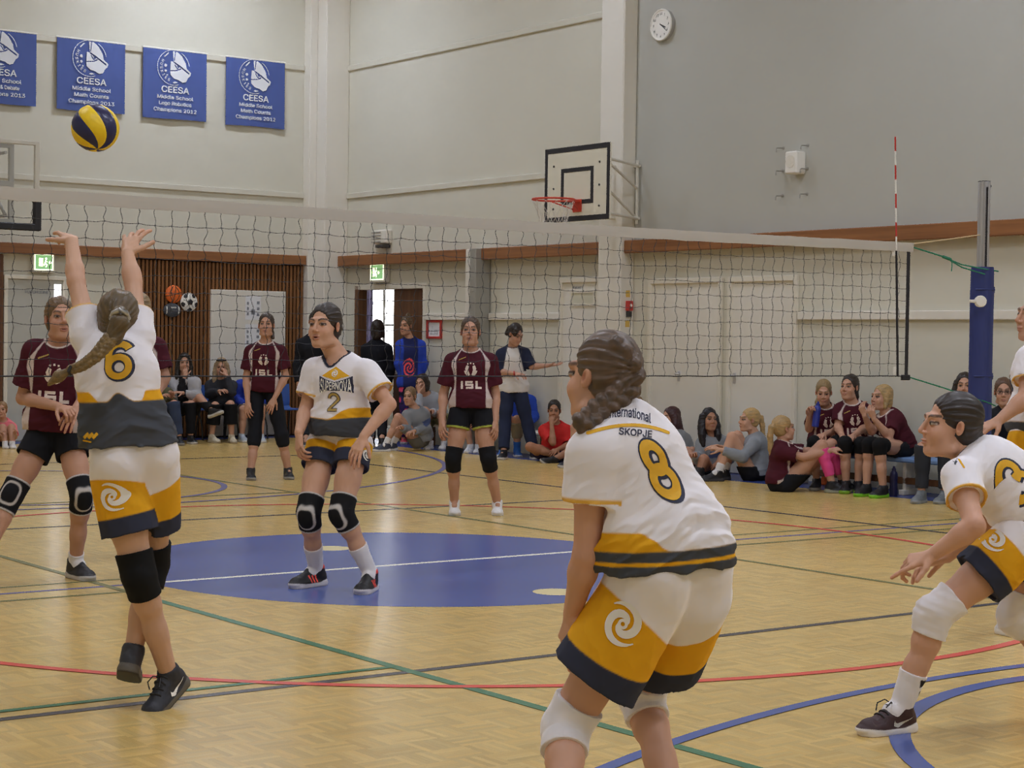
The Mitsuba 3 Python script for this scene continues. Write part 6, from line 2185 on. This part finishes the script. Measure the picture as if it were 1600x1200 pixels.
    far("girl with dark curly hair on the low bench, chin in her hand", 22.7, dict(hd=(659, 599, -.08), nb=(668, 618, .0), sL=(683, 627, .0), sR=(654, 627, .0), eL=(690, 650, -.02), wL=(674, 642, -.34), eR=(653, 640, -.34), wR=(655, 614, -.22), pel=(680, 654, .06), hL=(690, 657, .04), hR=(672, 657, .02), kL=(690, 645, -.42), kR=(664, 642, -.42), aL=(694, 685, -.36), aR=(672, 685, -.36), tL=(690, 695, -.54), tR=(664, 695, -.54)),
        1.0, (-.4, -.1, -.9), top="#9da0a8", bottom="#6e6a46", blen=.96, hairc="#2c221e", style="side", name_bottom="shorts", shoes=("#dedde0", "#d9d8da"), tail=[[(.05, -.05, 0, .04), (.06, -.03, -.06, .03)], [(-.05, -.05, 0, .04), (-.06, -.03, -.06, .03)]], hands={"R": dict(fdir=(-.1, .8, .2), palm=(.5, .2, .5), curl=(.8, .8, .9, .9))})
    far("person on the low bench hidden behind the girl with white shoes, only the legs showing", 22.1, dict(hd=(733, 601, 0), nb=(733, 621, .02), sL=(751, 630, 0), sR=(716, 630, 0), eL=(755, 652, -.05), wL=(745, 660, -.3), eR=(713, 652, -.05), wR=(724, 660, -.3), pel=(734, 658, .06), hL=(743, 661, .04), hR=(726, 661, .04), kL=(748, 654, -.42), kR=(726, 654, -.42), aL=(747, 690, -.36), aR=(735, 690, -.36), tL=(745, 703, -.54), tR=(728, 701, -.54)),
        1.0, top="#8d9196", blen=.5, hairc="#5a4636", name_bottom="shorts", shoes=("#c3c7cf", "#d9d8da"))
    far("person in khaki trousers and a blue jacket on the low bench behind the standing woman", 21.5, dict(hd=(807, 596, 0), nb=(808, 616, .02), sL=(829, 626, 0), sR=(792, 626, 0), eL=(834, 650, -.02), wL=(822, 662, -.28), eR=(789, 650, -.04), wR=(797, 660, -.3), pel=(810, 660, .06), hL=(820, 663, .04), hR=(801, 663, .04), kL=(808, 656, -.42), kR=(787, 652, -.42), aL=(808, 698, -.36), aR=(785, 697, -.36), tL=(812, 709, -.54), tR=(781, 708, -.54)),
        1.02, top="#2d4bb0", bottom="#8a7d66", hairc="#5a4636", blen=1.6, name_top="jacket", shoes=("#2f62b0", "#d0cfcf"), socks="#2f62b0")
    k = far("standing woman in a white top with navy sleeves and dark jeans, one hand held out", 20.85, dict(hd=(806, 522, -.10), nb=(801, 543, .0), sL=(820, 551, .0), sR=(783, 553, .0), eL=(831, 573, -.06), wL=(857, 571, -.14), eR=(780, 581, -.04), wR=(806, 584, -.20), pel=(803, 608, .02), hL=(813, 616, 0), hR=(792, 616, 0), kL=(824, 662, -.04), kR=(789, 662, -.04), aL=(834, 706, "a"), aR=(787, 706, "a"), tL=(842, 717, "t"), tR=(778, 717, "t")),
            1.0, (.55, -.45, -.7), topfn=raglan, sleeve=.98, bottom="#272e45", hairc="#2a211e", style="pulled", tail=[[(-.0, -.085, .02, .036), (0, -.13, -.0, .034), (0, -.15, -.07, .026)], [(.05, .05, .07, .03), (.06, .05, .02, .022)]], name_top="shirt", name_bottom="jeans", bflare=.016, shoes=("#1d1d22", "#c9c7c6"), hands={"L": dict(fdir=(.95, .1, -.2), palm=(0, .9, -.2), curl=(.1, .12, .15, .2))})
    put(k.key + "__wristband", tube([k.J["wR"] + .028 * (math.cos(a) * AWAY + math.sin(a) * UP) - .02 * RT for a in np.linspace(0, 2 * math.pi, 13)], .008, 6), M("red"), label="red wristband")
    far("dark-haired girl in a red shirt sitting cross-legged with her chin on her hand", 20.5, dict(hd=(866, 641, -.06), nb=(868, 663, .02), sL=(886, 672, 0), sR=(850, 672, 0), eL=(889, 695, -.05), wL=(872, 702, -.24), eR=(864, 692, -.24), wR=(862, 664, -.18), pel=(868, 708, .08), hL=(878, 711, .02), hR=(858, 711, .02), kL=(903, 700, -.26), kR=(828, 698, -.26), aL=(868, 716, -.34), aR=(866, 711, -.20), tL=(848, 719, -.42), tR=(884, 714, -.28)),
        .98, (-.1, -.1, -1), skin="#a4765c", top="#c5302e", sleeve=.8, bottom="#2a2440", blen=.62, hairc="#1f1918", name_top="shirt", name_bottom="shorts", tail=LOWTAIL, flat=False, hands={"R": dict(fdir=(0, .8, .2), palm=(.1, .2, .8), curl=(.8, .9, .9, .9))})
    far("fair-haired person sitting by the wall, hidden behind the crouching number 8 but for a knee", 19.6, dict(hd=(990, 635, 0), nb=(990, 659, .02), sL=(984, 669, -.16), sR=(996, 667, .16), eL=(956, 692, -.22), wL=(922, 688, -.20), eR=(966, 688, .16), wR=(926, 684, .06), pel=(984, 714, .02), hL=(974, 716, -.1), hR=(982, 714, .08), kL=(899, 668, -.14), kR=(908, 664, .06), aL=(897, 714, -.16), aR=(908, 712, .04), tL=(876, 723, -.2), tR=(888, 721, .0)),
        1.0, (-.8, 0, -.6), top="#85888d", blen=.4, hairc="#7a6247", name_bottom="shorts")
    far("girl with very long dark red hair and a grey hoodie sitting against the wall", 19.0, dict(hd=(1047, 653, 0), nb=(1058, 678, .02), sL=(1060, 691, -.16), sR=(1070, 686, .14), eL=(1074, 714, -.2), wL=(1086, 713, -.38), eR=(1082, 710, .0), wR=(1092, 712, -.28), pel=(1066, 730, .06), hL=(1066, 733, -.10), hR=(1072, 731, .08), kL=(1074, 706, -.38), kR=(1082, 706, -.26), aL=(1100, 733, -.46), aR=(1108, 731, -.36), tL=(1122, 742, -.52), tR=(1130, 739, -.42)),
        1.0, (-.9, -.05, -.4), top="#85888d", blen=.45, hairc="#3a1e22", style="long", tail=LONG, name_bottom="shorts", shoes=("#232428", "#9a9894"))
    far("girl with long black hair and a grey hoodie turning to face the camera", 18.6, dict(hd=(1109, 655, -.05), nb=(1113, 681, .02), sL=(1131, 692, .03), sR=(1097, 693, -.03), eL=(1139, 716, .0), wL=(1124, 724, -.22), eR=(1092, 717, -.10), wR=(1086, 711, -.28), pel=(1114, 737, .08), hL=(1124, 740, .04), hR=(1104, 740, .02), kL=(1130, 716, -.30), kR=(1100, 718, -.32), aL=(1122, 742, -.38), aR=(1094, 742, -.38), tL=(1116, 749, -.52), tR=(1086, 749, -.5)),
        1.0, (.25, 0, -1), skin="#a97c64", topfn=with_print("#878a90", "#2f3f6e"), bottom="#20222c", blen=.6, hairc="#17131a", style="long", tail=[[(*q[:3], q[3] * 1.25) for q in ch] for ch in LONG], name_bottom="shorts", shoes=("#232428", "#9a9894"))
    far("girl with a blonde ponytail and a grey hoodie hugging her bare knees", 18.1, dict(hd=(1170, 656, 0), nb=(1181, 682, .02), sL=(1178, 694, -.16), sR=(1187, 690, .14), eL=(1160, 714, -.26), wL=(1126, 703, -.26), eR=(1164, 710, .08), wR=(1128, 699, -.06), pel=(1182, 738, .02), hL=(1172, 741, -.12), hR=(1180, 739, .08), kL=(1144, 683, -.20), kR=(1152, 681, .0), aL=(1122, 732, -.26), aR=(1132, 734, -.06), tL=(1098, 744, -.30), tR=(1108, 744, -.10)),
        1.0, (-.95, .0, -.3), top="#8b9097", bottom="#17171b", blen=.42, hairc="#b39463", name_bottom="shorts", tail=[[(0, -.09, .03, .028), (.0, -.13, .02, .028), (0, -.15, -.06, .026), (0, -.16, -.16, .024), (0, -.165, -.26, .012)]], socks="#d9d8da", shoes=("#1d1d22", "#3c3c40"), skin="#c69a80")
    # substitutes in maroon
    k = far("girl in maroon with bright pink calf sleeves sitting on the floor, long fair ponytail", 16.8, dict(hd=(1225, 669, 0), nb=(1223, 694, .02), sL=(1234, 703, .14), sR=(1220, 706, -.14), eL=(1264, 705, .10), wL=(1302, 699, .04), eR=(1256, 714, -.22), wR=(1298, 704, -.18), pel=(1222, 752, .0), hL=(1232, 754, .08), hR=(1228, 757, -.10), kL=(1299, 694, .04), kR=(1284, 696, -.16), aL=(1317, 741, .02), aR=(1300, 746, -.16), tL=(1340, 750, .0), tR=(1324, 756, -.18)),
            1.0, (.9, .08, .35), topfn=lambda p: maroon_jersey(p), sleeve=.72, bottom="#191a20", blen=.45, hairc="#a88a5e", name_top="jersey", name_bottom="shorts", tail=[[(0, -.09, .03, .028), (.0, -.13, .02, .028), (0, -.15, -.06, .028), (0, -.15, -.18, .028), (0, -.14, -.30, .014)]], shoes=("#1d1d22", "#8f8f7a"), hands={d: dict(curl=(.8, .9, .9, .9)) for d in "LR"})
    for d in "LR":
        b, c = k.J["k" + d], k.J["a" + d]
        F = Fld(np.minimum(b, c) - .1, np.maximum(b, c) + .1, .008)
        for q in k.leg(d, .008)[1]:
            F.add(q, .012)
        F.cut(b + (c - b) * .08, b - c)
        F.cut(b + (c - b) * .80, c - b)
        k.piece("calf_sleeve", F, hx("#e0508f"), label="bright pink calf sleeve")
    mj = dict(topfn=lambda p: maroon_jersey(p), sleeve=.72, name_top="jersey", name_bottom="shorts", prints=True, bottom="#191a20", blen=.4)
    g = far("girl in maroon on the bench raising a blue bottle, plait over her shoulder", 17.35, dict(hd=(1287, 613, -.08), nb=(1290, 637, .0), sL=(1307, 646, 0), sR=(1273, 646, 0), eL=(1311, 671, -.08), wL=(1288, 679, -.34), eR=(1264, 670, -.12), wR=(1264, 650, -.24), pel=(1292, 690, .06), hL=(1302, 694, .02), hR=(1283, 694, .02), kL=(1309, 690, -.42), kR=(1272, 691, -.42), aL=(1318, 742, -.40), aR=(1276, 744, -.38), tL=(1322, 756, -.54), tR=(1270, 757, -.52)),
            1.0, (-.2, -.25, -1), hairc="#8a7450", tail=[[(.03, -.05, -.05, .03), (.06, .02, -.09, .022), (.055, .06, -.15, .02), (.05, .07, -.23, .012)]], shoes=("#232428", "#9a9894"), hands={"R": dict(fdir=(.1, .7, -.3), palm=(.3, 0, -.9), curl=(.9, .9, .9, .9))}, **{**mj, "blen": .95})
    n2 = far("dark-haired girl in maroon sitting on the bench between two team-mates", 17.1, dict(hd=(1327, 605, -.04), nb=(1331, 631, .0), sL=(1349, 640, .0), sR=(1313, 640, .0), eL=(1353, 667, -.04), wL=(1334, 680, -.30), eR=(1309, 667, -.06), wR=(1316, 681, -.32), pel=(1334, 691, .06), hL=(1345, 695, .02), hR=(1325, 695, .02), kL=(1346, 693, -.44), kR=(1320, 692, -.44), aL=(1341, 748, -.42), aR=(1322, 749, -.42), tL=(1344, 760, -.56), tR=(1318, 761, -.56)),
             1.04, (-.6, .05, -.8), hairc="#2f2622", tail=TAIL, shoes=("#232428", "#7fae3c"), **{**mj, "blen": .95})
    n3 = far("fair-haired girl in maroon at the end of the bench, hands raised before her chin", 16.68, dict(hd=(1377, 621, .0), nb=(1389, 647, .0), sL=(1398, 658, -.10), sR=(1378, 656, .10), eL=(1389, 682, -.26), wL=(1366, 655, -.30), eR=(1362, 674, .0), wR=(1351, 650, -.10), pel=(1404, 696, .04), hL=(1408, 701, -.06), hR=(1396, 699, .10), kL=(1374, 695, -.44), kR=(1358, 693, -.30), aL=(1380, 753, -.46), aR=(1354, 750, -.32), tL=(1366, 764, -.56), tR=(1338, 761, -.44)),
             1.02, (-.85, .05, -.5), hairc="#a88c60", style="side", tail=[[(0, -.08, 0, .035), (.02, -.10, -.1, .035), (.02, -.12, -.22, .026), (.02, -.12, -.32, .014)]], shoes=("#232428", "#7fc832"), hands={d: dict(fdir=(-.3, .8, 0), palm=(.5, 0, .5), curl=(.7, .8, .9, .9)) for d in "LR"}, **mj)
    for q in (g, n2, n3):
        for d in "LR":
            q.kneepad(d, hx("#131316"), .10, .09, .010, .014, label="black knee pad")
    bottle(g.J["wR"] + .05 * RT - .10 * UP + AWAY * -.05, .24, .034, "bottle_blue", "bright blue bottle held up by the girl with the plait", "bottle_blue", (.15, 0))
    j_ = far("dark-haired woman in grey trousers half hidden behind the blue post padding", 16.05, dict(hd=(1507, 603, -.05), nb=(1509, 629, .0), sL=(1528, 640, 0), sR=(1492, 640, 0), eL=(1532, 668, -.05), wL=(1512, 682, -.3), eR=(1488, 668, -.05), wR=(1480, 686, -.32), pel=(1506, 696, .06), hL=(1514, 700, .04), hR=(1494, 700, .02), kL=(1478, 702, -.30), kR=(1442, 700, -.30), aL=(1476, 766, -.32), aR=(1440, 762, -.32), tL=(1462, 779, -.50), tR=(1424, 775, -.50)),
             1.02, (-.3, 0, -1), top="#3b3c42", bottom="#303238", hairc="#2a2220", style="long", tail=LONG[:2], name_top="jacket", shoes=("#6f7478", "#8f9498"))
    k_ = far("woman with glasses and a black top seated right of the blue post padding", 15.65, dict(hd=(1568, 612, -.05), nb=(1574, 639, .0), sL=(1593, 651, 0), sR=(1554, 651, 0), eL=(1598, 681, -.05), wL=(1574, 692, -.3), eR=(1548, 682, -.05), wR=(1556, 693, -.32), pel=(1576, 706, .06), hL=(1587, 710, .04), hR=(1565, 710, .04), kL=(1592, 708, -.42), kR=(1558, 708, -.42), aL=(1592, 772, -.40), aR=(1556, 770, -.40), tL=(1590, 784, -.56), tR=(1550, 782, -.56)),
             1.02, (-.25, -.05, -1), top="#1d1e24", bottom="#1b1c20", hairc="#5a4232", name_top="shirt", tail=LOWTAIL, shoes=("#232428", "#55565a"))
    t = np.linspace(0, 2 * math.pi, 17)
    put(k_.key + "__glasses", cat_([tube([k_.hp(q * .031 + .022 * math.cos(a), .094, .002 + .016 * math.sin(a)) for a in t], .0022, 5) for q in (-1, 1)] + [tube([k_.hp(q * .053, .094, .004), k_.hp(q * .076, .04, .006), k_.hp(q * .078, -.01, .006)], .002, 5) for q in (-1, 1)] + [tube([k_.hp(-.01, .097, .006), k_.hp(.01, .097, .006)], .002, 5)]), M("black"))
    kk = thing("training_cone", "small orange marker lying under the girl with pink calf sleeves", "cone")
    c = on(1287, 757, 2, 0)
    put(kk + "__body", cyl(c + [0, 0, .0], c + [0, 0, .09], .05, 20, .015), M("orange"), smooth=40)
    put(kk + "__base", cyl(c + [0, 0, .0], c + [0, 0, .012], .07, 20), M("orange"), smooth=40)


crowd()
